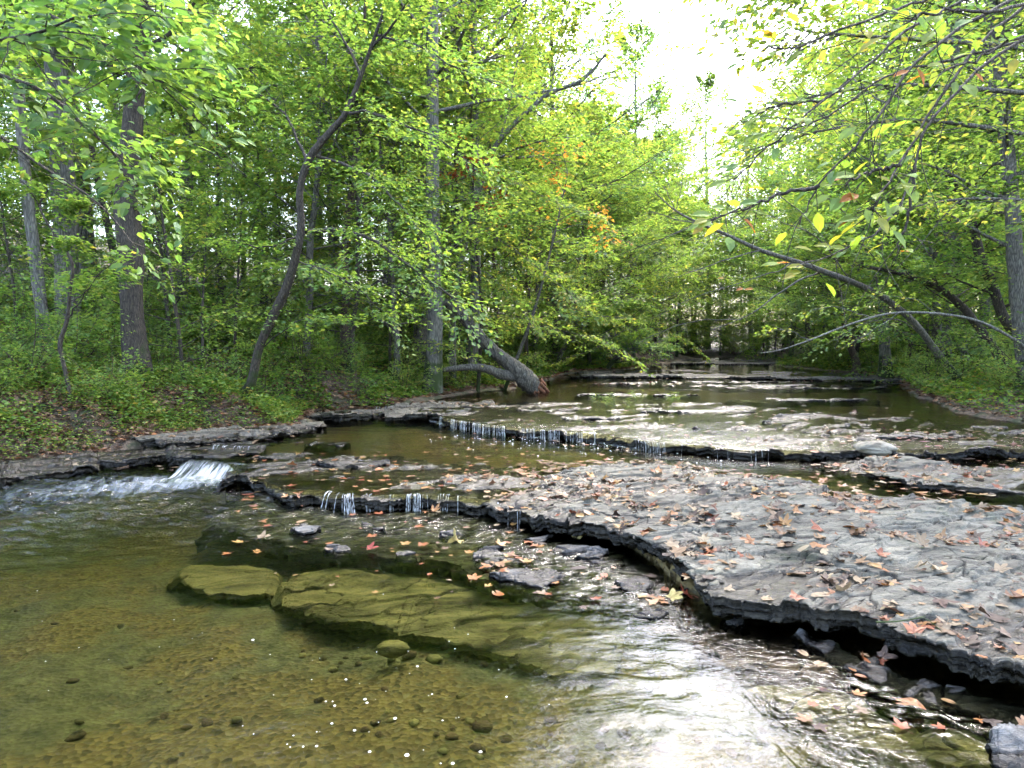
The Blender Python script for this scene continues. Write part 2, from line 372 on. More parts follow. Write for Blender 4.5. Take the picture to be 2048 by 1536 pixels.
# ------------------------------------------------------------------ rock
def rock_mat(name, dry, dry2, dark, wet_z, wet_w=.03, moss=.35, streak=1.0, silt=None, blue=0):
    m, nt, out = new_mat(name); L = nt.links.new
    p = wpos(nt, (1, 1, 1)); ps = wpos(nt, (1.0, 2.6, 6), (0, 0, R(-32)))
    n1 = tex_noise(nt, 2.6, 6, .62, ps, .8); n2 = tex_noise(nt, 14, 6, .7, ps, .5); n3 = tex_noise(nt, 60, 3, .6, p)
    base = ramp(nt, [(.25, dark), (.45, dry2), (.68, dry)]); mixn = N(nt, 'ShaderNodeMath', operation='MULTIPLY_ADD'); L(n2.outputs[0], mixn.inputs[0]); mixn.inputs[1].default_value = .5
    h2 = N(nt, 'ShaderNodeMath', operation='MULTIPLY'); L(n1.outputs[0], h2.inputs[0]); h2.inputs[1].default_value = .55; L(h2.outputs[0], mixn.inputs[2]); L(mixn.outputs[0], base.inputs[0])
    # thin dark flake lines
    fl = N(nt, 'ShaderNodeMath', operation='MULTIPLY'); L(n1.outputs[0], fl.inputs[0]); fl.inputs[1].default_value = 16
    fr = N(nt, 'ShaderNodeMath', operation='FRACT'); L(fl.outputs[0], fr.inputs[0])
    ln = ramp(nt, [(0, (.35, .35, .35)), (.10, (1, 1, 1)), (.9, (1, 1, 1)), (1, (.6, .6, .6))]); L(fr.outputs[0], ln.inputs[0])
    mu = N(nt, 'ShaderNodeMix', data_type='RGBA', blend_type='MULTIPLY'); mu.inputs[0].default_value = .85 * streak; L(base.outputs[0], mu.inputs[6]); L(ln.outputs[0], mu.inputs[7])
    # moss
    ck = N(nt, 'ShaderNodeAttribute', attribute_name='crack'); cm = N(nt, 'ShaderNodeMix', data_type='RGBA', blend_type='MULTIPLY'); L(ck.outputs['Fac'], cm.inputs[0]); L(mu.outputs[2], cm.inputs[6]); cm.inputs[7].default_value = (.12, .11, .09, 1)
    ns = tex_noise(nt, 1.3, 5, .65, ps, 1.0); sr = ramp(nt, [(.38, (.3, .29, .27)), (.47, (.68, .67, .64)), (.56, (1, 1, 1)), (.70, (1.2, 1.16, 1.02))]); L(ns.outputs[0], sr.inputs[0])
    sm_ = N(nt, 'ShaderNodeMix', data_type='RGBA', blend_type='MULTIPLY'); sm_.inputs[0].default_value = 1; L(cm.outputs[2], sm_.inputs[6]); L(sr.outputs[0], sm_.inputs[7])
    n5 = tex_noise(nt, 45, 3, .7, p); s5 = ramp(nt, [(.3, (.55, .52, .48)), (.5, (1, 1, 1))]); L(n5.outputs[0], s5.inputs[0]); mu = N(nt, 'ShaderNodeMix', data_type='RGBA', blend_type='MULTIPLY'); mu.inputs[0].default_value = .7; L(sm_.outputs[2], mu.inputs[6]); L(s5.outputs[0], mu.inputs[7])
    n4 = tex_noise(nt, 1.7, 4, .6, p); mm = ramp(nt, [(.60, (0, 0, 0)), (.70, (moss, moss, moss))]); L(n4.outputs[0], mm.inputs[0])
    m2 = N(nt, 'ShaderNodeMix', data_type='RGBA'); L(mm.outputs[0], m2.inputs[0]); L(mu.outputs[2], m2.inputs[6]); m2.inputs[7].default_value = (.045, .065, .012, 1)
    # wetness near the water level (plus noise)
    g = N(nt, 'ShaderNodeNewGeometry'); sx = N(nt, 'ShaderNodeSeparateXYZ'); L(g.outputs['Position'], sx.inputs[0])
    wn = N(nt, 'ShaderNodeMath', operation='MULTIPLY_ADD'); L(n1.outputs[0], wn.inputs[0]); wn.inputs[1].default_value = -wet_w * 3; L(sx.outputs[2], wn.inputs[2])
    wm = N(nt, 'ShaderNodeMapRange'); wm.inputs[1].default_value = wet_z - wet_w * 1.5; wm.inputs[2].default_value = wet_z + wet_w * .2 - wet_w * 1.5 + .012; wm.inputs[3].default_value = 1; wm.inputs[4].default_value = 0
    L(wn.outputs[0], wm.inputs[0])
    m3 = N(nt, 'ShaderNodeMix', data_type='RGBA', blend_type='MULTIPLY'); L(wm.outputs[0], m3.inputs[0]); L(m2.outputs[2], m3.inputs[6]); m3.inputs[7].default_value = (.34, .31, .27, 1)
    b = N(nt, 'ShaderNodeBsdfPrincipled'); L(m3.outputs[2], b.inputs['Base Color'])
    rr = N(nt, 'ShaderNodeMapRange'); rr.inputs[3].default_value = .8; rr.inputs[4].default_value = .22; L(wm.outputs[0], rr.inputs[0]); L(rr.outputs[0], b.inputs['Roughness'])
    hh = N(nt, 'ShaderNodeMath', operation='ADD'); L(n2.outputs[0], hh.inputs[0]); h3 = N(nt, 'ShaderNodeMath', operation='MULTIPLY'); L(n3.outputs[0], h3.inputs[0]); h3.inputs[1].default_value = .3; L(h3.outputs[0], hh.inputs[1])
    bp = N(nt, 'ShaderNodeBump'); bp.inputs['Strength'].default_value = .8; bp.inputs['Distance'].default_value = .022; L(hh.outputs[0], bp.inputs['Height']); L(bp.outputs[0], b.inputs['Normal'])
    L(b.outputs[0], out.inputs[0]); return m
DRY = (0.215, 0.205, 0.16); DRY2 = (0.095, 0.092, 0.074); DARK = (.016, .016, .014)
M['rockA'] = rock_mat('grey_shale', DRY, DRY2, DARK, Z2 + .04, .016)
M['rockB'] = rock_mat('wet_grey_shale', (.14, .14, .125), (.075, .075, .065), (.025, .025, .022), Z3 + .03, .02, .1)
M['rockL'] = rock_mat('bank_shale', (.22, .205, .16), (.11, .1, .08), (.03, .028, .02), Z2 + .07, .02, .8)
M['rock1'] = rock_mat('low_wet_shale', (.15, .155, .155), (.09, .09, .09), (.03, .03, .03), Z1 + .02, .012, .0)
M['rockS'] = rock_mat('sunken_silted_shale', (.30, .255, .105), (.21, .18, .072), (.11, .092, .036), -5, .01, .0, .5)
M['rockBr'] = rock_mat('sunken_brown_shale', (.16, .10, .055), (.11, .068, .036), (.06, .036, .02), -5, .01, .0, .6)

SLABS = []
def slab(name, front, back, ztop, thick, mat, nu=300, nv=80, amp=.03, k=45, under=.25, rag=.05, tops=None, label=None, group=None, layers=5, edge_fall=.0, seed=0., rowpow=1.4, cat='rock ledge', fs=1.0, tip=True, deep=.3, plate=1.0, tipd=.04, tipw=.06):
    f = interp_curve(np.asarray(front)[:, :2], nu); bk = interp_curve(np.asarray(back)[:, :2], nu)
    # ragged outline: move along the normal
    def rough(c, s0, a):
        t = np.gradient(c, axis=0); nrm = np.stack([t[:, 1], -t[:, 0]], 1); nrm /= np.linalg.norm(nrm, axis=1)[:, None] + 1e-9
        _i, _j = cells(c[:, 0] * 3.2 * fs + s0, c[:, 1] * 3.2 * fs); _i2, _ = cells(c[:, 0] * 9 * fs + s0, c[:, 1] * 9 * fs)
        w = a * (1.3 * (_i - .5) + .6 * (_i2 - .5) + .6 * terrace(fbm(c[:, 0] * 2.3 * fs + s0, c[:, 1] * 2.3 * fs, 4), 3, .7) + .5 * terrace(fbm(c[:, 0] * 9 * fs + s0, c[:, 1] * 9 * fs, 3), 3, .7))
        return c + nrm * w[:, None], nrm
    f, nf = rough(f, seed, rag); bk, _ = rough(bk, seed + 5, rag)
    t = np.linspace(0, 1, nv) ** rowpow
    XY = f[None] * (1 - t)[:, None, None] + bk[None] * t[:, None, None]
    x, y = XY[..., 0], XY[..., 1]
    ca, sa = math.cos(R(-32)), math.sin(R(-32))
    u = (x * ca - y * sa); w_ = (x * sa + y * ca) * 2.2
    wu = u + .3 * fbm(u * .8 + seed, w_ * .8, 3); ww = w_ + .3 * fbm(u * .8 + 7 + seed, w_ * .8, 3)
    h = terrace(fbm(wu * .55 * fs + seed, ww * .8 * fs, 5) * (.35 + .3 * sstep(-.4, .5, noise(u * .5 + seed, w_ * .4))) + .10 * fbm(wu * 4, ww * 4, 3), k * amp, .78) * amp * 2.0 + .009 * fs * terrace(fbm(wu * 2.4, ww * 2.4 + seed, 3), 4, .9) + .003 * fbm(x * 9, y * 9, 3)
    wx = u + .25 * fbm(u * 1.2 + seed, w_ * 1.2, 3); wy = w_ + .25 * fbm(u * 1.2 + 9 + seed, w_ * 1.2, 3)
    i1, j1 = cells(wx * .9 * fs + seed, wy * .9 * fs); i2, j2 = cells(wx * 2.6 * fs + seed, wy * 2.2 * fs); i3, j3 = cells(wx * 6 * fs, wy * 4.5 * fs + seed)
    crack = np.maximum((1 - sstep(0, .035, j1)), .6 * (1 - sstep(0, .05, j2)) * (i2 > .35)); crack = crack * sstep(-.6, -.1, noise(x * 2 + seed, y * 2))
    h = h + plate * ((i1 - .5) * .042 + (i2 - .5) * .026 + (i3 - .5) * .010) - plate * .016 * crack
    z = ztop + h
    if tops is not None: z = z + tops(x, y)
    uu = np.linspace(0, 1, nu)[None]; ed = np.minimum(uu, 1 - uu) * 2
    taper = sstep(0, tipw, ed) if tip else 1
    bt = sstep(0, .22, 1 - t)[:, None]
    z = z * 1.0 - (1 - taper) * tipd - (1 - bt) * edge_fall
    z[0] -= .006
    V = [np.stack([x, y, z], -1)]
    # layered front face going down then back underneath
    zf = z[0]; g = np.random.default_rng(int(seed * 10) + 3)
    rows = []; Lh = thick / layers
    for i in range(layers):
        _c, _ = cells(f[:, 0] * (3 + i * .7) + i * 7.7, f[:, 1] * 3); o1 = .02 * fbm(f[:, 0] * 3 + i * 7.7, f[:, 1] * 3, 3) + .045 * (_c - .6) * (thick / .12) - .012 * i * (thick / .12)
        for dz in (0.12, 0.82):
            zz = zf - Lh * (i + dz) - .004 * noise(f[:, 0] * 5, f[:, 1] * 5 + i)
            rows.append(np.stack([f[:, 0] + nf[:, 0] * (o1 - (.012 if dz > .5 else 0)), f[:, 1] + nf[:, 1] * (o1 - (.012 if dz > .5 else 0)), zz], -1))
    base = zf - thick
    dirb = (bk - f); dirb /= np.linalg.norm(dirb, axis=1)[:, None] + 1e-9
    rows.append(np.stack([f[:, 0] + dirb[:, 0] * under * .5, f[:, 1] + dirb[:, 1] * under * .5, base - .004], -1))
    rows.append(np.stack([f[:, 0] + dirb[:, 0] * under, f[:, 1] + dirb[:, 1] * under, base - .01], -1))
    rows.append(np.stack([f[:, 0] + dirb[:, 0] * under * 1.05, f[:, 1] + dirb[:, 1] * under * 1.05, base - deep], -1))
    front_rows = rows[::-1]
    last = np.stack([bk[:, 0], bk[:, 1], z[-1] - thick - min(deep, .2)], -1)
    allr = np.concatenate([np.array(front_rows), V[0], last[None]], 0)
    cr_ = np.zeros(allr.shape[:2]); cr_[len(front_rows):len(front_rows) + nv] = crack
    me = mesh_from(name, allr.reshape(-1, 3), grid_faces(len(allr), nu)[:, ::-1], {'crack': cr_.ravel()}, smooth=True)
    fr = grid_faces(nv, nu)
    SLABS.append((V[0].reshape(-1, 3), fr))
    o = obj(name, me, mat)
    # side ends
    tag(o, label, cat, group); return o
def PX(pts, z): return [G(a, b, z) for a, b in pts]

# the great dry slab, front right
frontA = [(x, y) for x, y in [(440, 952), (478, 944), (529, 959), (583, 979), (634, 975), (689, 985), (744, 985), (810, 985), (869, 985), (908, 987),
              (986, 998), (1040, 1018), (1064, 1030), (1122, 1041), (1200, 1053), (1262, 1078), (1324, 1099), (1341, 1124), (1378, 1140), (1390, 1168), (1420, 1190),
              (1510, 1202), (1593, 1219), (1655, 1231), (1738, 1240), (1780, 1264), (1862, 1285), (1945, 1306), (2048, 1326), (2350, 1390), (2700, 1480)]]
backA = [(460, 921), (576, 906), (790, 905), (930, 926), (1000, 932), (1200, 930), (1300, 926), (1420, 944), (1600, 970), (1740, 996), (1880, 1018), (2048, 1036), (2500, 1070), (3000, 1080)]
def topA(x, y):
    # left end is awash, right end stands a hand's breadth out of the water
    a = sstep(-1.2, .9, x)
    return -.018 + a * .06 + .035 * sstep(.8, 3.5, x) + .02 * noise(x * .8, y * .8) - .03 * sstep(.35, .0, y - yat(lipA, x) - .1) * (1 - a)
slabA = slab('rock_ledge', PX(frontA, Z2 + .03), PX(backA, Z2), Z2 + .005, .13, M['rockA'], 1400, 420, .05, 84, .5, .06, topA,
             'large pale grey layered rock slab strewn with brown leaves in the right foreground', 'rock ledges across the creek', 6, .03, 1.0, 1.3, plate=.72)
# second step
frontB = [(790, 818), (850, 826), (900, 838), (960, 848), (1050, 857), (1140, 864), (1200, 868), (1290, 884), (1400, 893), (1500, 899), (1620, 903), (1700, 900), (1800, 898), (2048, 897), (2500, 890)]
backB = [(830, 804), (900, 802), (1000, 800), (1150, 796), (1300, 796), (1400, 803), (1560, 812), (1700, 824), (1800, 834), (2048, 850), (2500, 850)]
slabB = slab('rock_ledge', PX(frontB, Z3), PX(backB, Z3), Z3 - .012, .1, M['rockB'], 1000, 220, .06, 80, .2, .09,
             lambda x, y: .018 * noise(x * 1.1, y * 2.2) - .014 + .016 * sstep(2.5, 5.5, x), 'wide wet black-edged ledge awash with rippling water across the middle of the creek', 'rock ledges across the creek', 5, .04, 2.0, 1.1)
frontB2 = [(1610, 902), (1660, 922), (1700, 933), (1760, 948), (1830, 962), (1900, 968), (2048, 976), (2500, 990)]
backB2 = [(1630, 897), (1700, 900), (1760, 903), (1850, 922), (1900, 926), (1960, 932), (2048, 934), (2500, 940)]
slabB2 = slab('rock_ledge', PX(frontB2, Z2 + .06), PX(backB2, Z2), Z2 + .05, .1, M['rockA'], 400, 70, .035, 60, .12, .04, None,
              'grey tongue of rock with orange leaves beside the white boulder', 'rock ledges across the creek', 4, .06, 3.0)
frontC = [(1140, 751), (1230, 752), (1330, 752), (1450, 753), (1560, 755), (1700, 758), (1820, 761), (1900, 762)]
backC = [(1140, 746), (1230, 741), (1330, 739), (1450, 740), (1560, 741), (1700, 744), (1820, 748), (1900, 749)]
slab('rock_ledge', PX(frontC, Z4), PX(backC, Z4), Z4 + .0, .12, M['rockB'], 500, 40, .07, 40, .2, .3, None, 'low dark ledge with fallen leaves crossing the far pool', 'rock ledges across the creek', 4, .04, 4.0, fs=.5)
slab('rock_ledge', PX([(1340, 725), (1420, 726), (1520, 727), (1600, 728)], Z5), PX([(1340, 719), (1420, 718.5), (1520, 719), (1600, 721)], Z5), Z5, .12, M['rockB'], 300, 30, .08, 40, .2, .4, None,
     'farthest pale strip of ledge where the creek bends away', 'rock ledges across the creek', 3, .03, 5.0, fs=.4)
# riffle patches breaking the surface of the third pool
for i, (x0, x1, yy, hh, lab) in enumerate([(1210, 1330, 822, 7, 'thin dark rock flake breaking the riffle above the falls'), (1290, 1420, 836, 7, 'dark rock flake edged with white ripples right of the willow weed'),
        (1500, 1600, 843, 6, 'small dark flake of rock in the shining riffle'), (1640, 1980, 872, 12, 'long low leaf-covered rock bar near the right bank'), (1330, 1720, 772, 4, 'flat line of wet stones with ripples in the far pool'),
        (1180, 1420, 767, 3, 'narrow wet stone streak in the far pool near the log'), (1700, 1830, 768, 4, 'leafy wet stones at the right edge of the far pool'), (1240, 1640, 764, 2.5, 'thin broken line of wet rock just before the far ledge'), (1420, 1800, 776, 3, 'scattered wet flakes right of centre in the far pool'),
        (860, 1010, 812, 7, 'brown leafy flake at the left end of the middle ledge'), (1010, 1160, 820, 7, 'wet black flake upstream of the white falls'), (1380, 1560, 858, 9, 'dark wet flake just behind the dripping lip'), (1560, 1700, 852, 9, 'dark flake behind the cream boulder'), (1150, 1400, 790, 4, 'low broken shelf of wet rock upstream of the water plants'), (1450, 1760, 800, 5, 'low leafy shelf of wet rock in the calm pool, right of centre'), (1300, 1520, 824, 6, 'short wet shelf in the shining riffle right of the water plants'), (1120, 1240, 838, 6, 'small broken shelf just upstream of the short bright spill')]):
    fr = [(x0, yy), ((x0 * 2 + x1) / 3, yy + hh * .4), ((x0 + x1 * 2) / 3, yy + hh * .5), (x1, yy)]
    bk = [(x0, yy), ((x0 * 2 + x1) / 3, yy - hh * .7), ((x0 + x1 * 2) / 3, yy - hh * .5), (x1, yy)]
    slab('rock_ledge', PX(fr, Z3), PX(bk, Z3), Z3 + .012, .06, M['rockB'], 120, 24, .03, 60, .05, .05, None, lab, 'rock flakes in the riffles', 3, .03, 6 + i, plate=1.2)
# left bank shelves
slab('rock_ledge', PX([(235, 872), (330, 880), (430, 876), (520, 868), (600, 856), (640, 848)], Z2 + .1), PX([(235, 842), (330, 838), (430, 835), (520, 836), (600, 838), (650, 844)], Z2 + .1), Z2 + .09, .16, M['rockL'], 420, 80, .06, 50, .25, .10, None,
     'thin-layered pale rock shelf at the foot of the dark tree', 'rock shelves along the left bank', 9, .0, 11.0)
slab('rock_ledge', PX([(590, 832), (660, 834), (730, 832), (800, 822)], Z2 + .08), PX([(590, 812), (660, 808), (730, 806), (810, 812)], Z2 + .08), Z2 + .08, .14, M['rockL'], 260, 60, .06, 50, .25, .10, None,
     'pale flat rock shelf beyond the curved tree', 'rock shelves along the left bank', 7, .0, 12.0)
slab('rock_ledge', PX([(770, 822), (850, 822), (920, 815), (990, 802)], Z3 + .06), PX([(770, 808), (850, 802), (920, 798), (990, 796)], Z3 + .06), Z3 + .02, .13, M['rockL'], 260, 50, .05, 50, .2, .12, None,
     'brown leaf-covered rock shelf beside the broken log', 'rock shelves along the left bank', 6, .02, 13.0)
slab('rock_ledge', PX([(330, 905), (380, 908), (430, 912), (480, 905), (520, 902)], Z2 + .04), PX([(330, 882), (380, 880), (430, 880), (480, 884), (530, 890)], Z2 + .04), Z2 + .02, .15, M['rockB'], 300, 60, .05, 50, .25, .07, None,
     'dark dripping ledge beside the white rapid', 'rock shelves along the left bank', 6, .0, 14.0)
slab('rock_ledge', PX([(195, 918), (250, 920), (300, 914), (345, 906)], .1), PX([(195, 906), (250, 899), (300, 894), (350, 895)], .1), .1, .1, M['rockL'], 200, 50, .03, 50, .1, .05, None,
     'mossy flat slab lying at the waterline left of the rapid', 'rock shelves along the left bank', 4, .0, 15.0)
slab('rock_ledge', PX([(-320, 1015), (-120, 985), (0, 948), (90, 938), (200, 925)], .12), PX([(-320, 905), (-120, 895), (0, 892), (90, 890), (200, 896)], .12), .1, .14, M['rockL'], 420, 80, .07, 50, .25, .08, None,
     'dark mossy rock shelf at the left edge', 'rock shelves along the left bank', 6, .0, 16.0)
M['shelf'] = rock_mat('sunken_dark_shale', (.13, .12, .075), (.08, .075, .045), (.03, .028, .018), -5, .01, .0, .7)
slab('sunken_slab', PX([(395, 1040), (470, 1066), (560, 1082), (680, 1104), (800, 1118), (900, 1128), (960, 1160), (1060, 1180), (1150, 1192), (1240, 1205), (1330, 1215), (1395, 1200)], -.04),
     PX([(440, 975), (529, 975), (640, 985), (744, 990), (869, 992), (980, 1010), (1045, 1035), (1110, 1055), (1180, 1068), (1260, 1100), (1320, 1135), (1375, 1165)], -.04), -.035, .07, M['shelf'], 620, 150, .034, 100, .1, .06,
     lambda x, y: .012 * fbm(x * 1.2, y * 1.2, 2), 'dark shelf of rock just under the riffles below the black lip', 'sunken slabs', 4, .03, 45.0, deep=.08, tipd=.2, tipw=.16)
# small emergent slabs of pool 1 and 2
def flat_stone(cx, cy, w, h, z, th, mat, lab, group, seed, zt=.0, fs=1.6, rag=.05, nu=160, nv=60, tiltpx=0, amp=.02, name='flat_rock', cat='rock'):
    fr = [(cx - w / 2, cy - tiltpx), (cx - w * .3, cy + h * .38 - tiltpx * .6), (cx, cy + h / 2), (cx + w * .3, cy + h * .42 + tiltpx * .6), (cx + w / 2, cy + tiltpx)]
    bk = [(cx - w / 2, cy - tiltpx - 1), (cx - w * .3, cy - h * .4 - tiltpx * .6), (cx, cy - h / 2), (cx + w * .3, cy - h * .4 + tiltpx * .6), (cx + w / 2, cy + tiltpx - 1)]
    return slab(name, PX(fr, z), PX(bk, z), z + zt, th, mat, nu, nv, amp, 70, .06, rag, None, lab, group, 3, .02, seed, 1.0, cat, fs, True, .02)
flat_stone(1030, 1128, 180, 62, .03, .06, M['rock1'], 'bare grey slate slab lying in shallow water left of the great slab', 'small rocks in the water', 21, 0.0, tiltpx=22, rag=.03)
flat_stone(1160, 1100, 110, 26, .02, .05, M['rock1'], 'thin wet slate behind the bare grey slab', 'small rocks in the water', 22, .0, tiltpx=5, rag=.02)
flat_stone(1268, 1160, 84, 34, .03, .06, M['rock1'], 'small grey rock with leaves near the undercut ledge', 'small rocks in the water', 23, 0, rag=.02)
flat_stone(1300, 1222, 80, 22, .015, .05, M['rock1'], 'low wet rock just above the bright reflection', 'small rocks in the water', 24, 0, rag=.02)
flat_stone(676, 1098, 50, 14, .0, .02, M['rock1'], 'small blue-grey stone just breaking the shallow water', 'small rocks in the water', 25, .005, rag=.01)
flat_stone(812, 1108, 40, 14, .0, .02, M['rock1'], 'little grey stone by the long sunken slab', 'small rocks in the water', 26, .005, rag=.01)
flat_stone(612, 1062, 60, 22, .0, .02, M['rock1'], 'round-backed wet stone below the little falls', 'small rocks in the water', 27, .01, rag=.01)
flat_stone(655, 885, 90, 12, Z2 + .02, .05, M['rockB'], 'flat wet rock alone in the green pool by the left bank', 'small rocks in the water', 28, .0, rag=.05)
flat_stone(610, 912, 200, 16, Z2 + .02, .05, M['rockA'], 'pale flat rock with orange leaves at the head of the ledge', 'small rocks in the water', 29, .012, rag=.05)
flat_stone(700, 925, 160, 16, Z2 + .02, .05, M['rockB'], 'dark low rock strewn with leaves above the falls', 'small rocks in the water', 30, .01, rag=.05)
flat_stone(2050, 1490, 150, 90, .05, .1, M['rock1'], 'blue-grey wet rock cut by the right edge of the picture', 'small rocks in the water', 31, 0.0, rag=.03, tiltpx=18)
slab('flat_rock', PX([(1580, 1268), (1680, 1318), (1760, 1370), (1840, 1408), (1940, 1420), (2080, 1450)], .01), PX([(1590, 1256), (1700, 1290), (1790, 1330), (1880, 1362), (1990, 1380), (2100, 1400)], .01), .006, .06, M['rock1'], 380, 60, .02, 70, .05, .03, None,
     'long wet leaf-strewn flake in the shadow under the great slab', 'small rocks in the water', 3, .02, 33.0)
gb = np.random.default_rng(88)
for i, (px, py, w_, h_, lab) in enumerate([(1075, 1075, 60, 16, 'flat wet block just below the first bend of the great slab'), (1215, 1118, 70, 18, 'dark block wedged below the lip beside the red leaves'), (1345, 1180, 60, 18, 'small block at the mouth of the undercut'),
        (1465, 1242, 50, 14, 'brown block deep in the undercut'), (905, 1068, 50, 12, 'little wet flake left of the yellow leaf'), (745, 1052, 44, 10, 'small dark flake under the two trickles'), (980, 1092, 50, 14, 'wet flake just behind the bare grey slab'), (1105, 1150, 70, 16, 'thin flake to the right of the bare grey slab')]):
    flat_stone(px, py, w_, h_, .008, .04, M['rock1'], lab, 'small rocks in the water', 60. + i, .004, rag=.02, tiltpx=float(gb.normal(0, 4)))
# sunken slabs
slab('sunken_slab', PX([(540, 1175), (590, 1205), (690, 1235), (760, 1242), (830, 1262), (900, 1268), (1000, 1290), (1080, 1318), (1150, 1340), (1215, 1335), (1240, 1290)], -.12),
     PX([(545, 1165), (590, 1130), (680, 1118), (780, 1120), (860, 1130), (950, 1150), (1040, 1170), (1120, 1185), (1190, 1190), (1240, 1210), (1250, 1240)], -.12), -.15, .05, M['rockS'], 560, 160, .022, 70, .1, .05,
     lambda x, y: .0 * x, 'long olive rock slab lying under clear water in the foreground', 'sunken slabs', 4, .05, 41.0, deep=.04, plate=.55, tipd=.08, tipw=.12)
slab('sunken_slab', PX([(330, 1128), (420, 1165), (520, 1168), (575, 1160)], -.14), PX([(340, 1105), (430, 1100), (520, 1108), (580, 1130)], -.14), -.215, .03, M['rockS'], 200, 60, .012, 60, .06, .06, None,
     'shorter olive slab under water left of the long one', 'sunken slabs', 3, .05, 42.0, deep=.03, plate=.5, tipd=.1, tipw=.3)
slab('sunken_slab', PX([(1385, 1275), (1400, 1298), (1450, 1318), (1530, 1332), (1600, 1342), (1700, 1345)], -.035), PX([(1400, 1255), (1440, 1225), (1500, 1232), (1570, 1245), (1640, 1275), (1720, 1330)], -.035), -.04, .08, M['rockBr'], 300, 110, .02, 70, .08, .03, None,
     'brown cracked slab just under the water beneath the undercut', 'sunken slabs', 3, .03, 43.0)
slab('sunken_slab', PX([(1480, 1375), (1580, 1420), (1660, 1450), (1760, 1490), (1880, 1520), (2060, 1560), (2300, 1600)], -.1), PX([(1500, 1350), (1600, 1345), (1700, 1365), (1790, 1410), (1900, 1435), (2060, 1480), (2300, 1500)], -.1), -.11, .08, M['rockS'], 460, 130, .024, 70, .08, .03, None,
     'olive stepped slab under water in the lower right corner', 'sunken slabs', 3, .03, 44.0)
# white boulder
def lump(name, c, rx, ry, rz, mat, seed, rough=.12, n=40, kflat=.0):
    th = np.linspace(0, np.pi, n // 2 + 1)[:, None]; ph = np.linspace(0, 2 * np.pi, n, endpoint=False)[None]
    x = np.sin(th) * np.cos(ph); y = np.sin(th) * np.sin(ph); z = np.cos(th) + 0 * ph
    r = 1 + rough * (fbm(x * 1.3 + seed + z, y * 1.3 + z * 1.7, 3)) + rough * .3 * fbm(x * 5 + seed, y * 5 + z * 4, 3)
    z = np.clip(z * r, -1.0, 1.0 - kflat)
    v = np.stack([c[0] + rx * x * r, c[1] + ry * y * r, c[2] + rz * z], -1)
    return obj(name, mesh_from(name, v.reshape(-1, 3), grid_faces(n // 2 + 1, n, True), smooth=True), mat)
M['white_rock'] = rock_mat('white_rock', (.42, .39, .32), (.32, .29, .23), (.2, .17, .12), -5, .01, .0, .3)
tag(lump('boulder', G(1748, 897, Z2 + .12), .27, .2, .1, M['white_rock'], 3.), 'pale cream boulder standing where the ledges meet', 'boulder')
tag(lump('boulder', P(785, 1297, G(785, 1297, -.16)[1]) * [1, 1, 1], .1, .07, .045, M['rockS'], 8., .15, 36, .3), 'rounded olive stone lying alone under the foreground water', 'boulder')
# pebbles on the bed
g = np.random.default_rng(5)
pv = [lump('pebble', (0, 0, 0), 1, .75, .42, M['rockBr'] if i % 2 else M['rockS'], 20. + i, .3, 10) for i in range(4)]
pe_me = []
for o in pv:
    pe_me.append(o.data); bpy.data.objects.remove(o)
clusters = [(1640, 1470, 90, 40, 60), (1500, 1500, 60, 30, 22), (1200, 1400, 110, 60, 24), (700, 1290, 90, 26, 16), (960, 1290, 90, 20, 16), (820, 1440, 140, 60, 20), (420, 1350, 200, 90, 20), (1080, 1500, 90, 40, 14), (1480, 1225, 40, 14, 14)]
cnt = 0
for ci, (cx, cy, sx, sy, n) in enumerate(clusters):
    for k in range(n):
        q = G(cx + g.normal(0, sx), cy + g.normal(0, sy), -.25)
        if q[1] < 1.5: continue
        z = float(ground_z(q[0], q[1])); s = g.uniform(.014, .04) * (1.5 if g.random() < .15 else 1)
        o = bpy.data.objects.new('pebble', pe_me[int(g.integers(4))]); col.objects.link(o)
        o.location = (q[0], q[1], z + s * .25); o.scale = (s, s, s); o.rotation_euler = (g.normal(0, .2), g.normal(0, .2), g.uniform(0, 6.28))
        tag(o, ['ochre pebble on the creek bed right of the bright reflection', 'ochre pebble on the bed at the foot of the bright reflection', 'small stone on the bed below the tip of the long sunken slab', 'small stone along the left front edge of the long sunken slab',
                'small stone along the middle of the long sunken slab', 'small stone among the floating foam specks', 'small stone on the brown bed at lower left', 'small stone on the bed at the bottom edge', 'orange-brown pebble in the mouth of the undercut'][ci], 'pebble', 'pebbles on the creek bed, ' + str(['right', 'reflection', 'tip', 'left edge', 'middle edge', 'foam', 'lower left', 'bottom', 'undercut'][ci]))

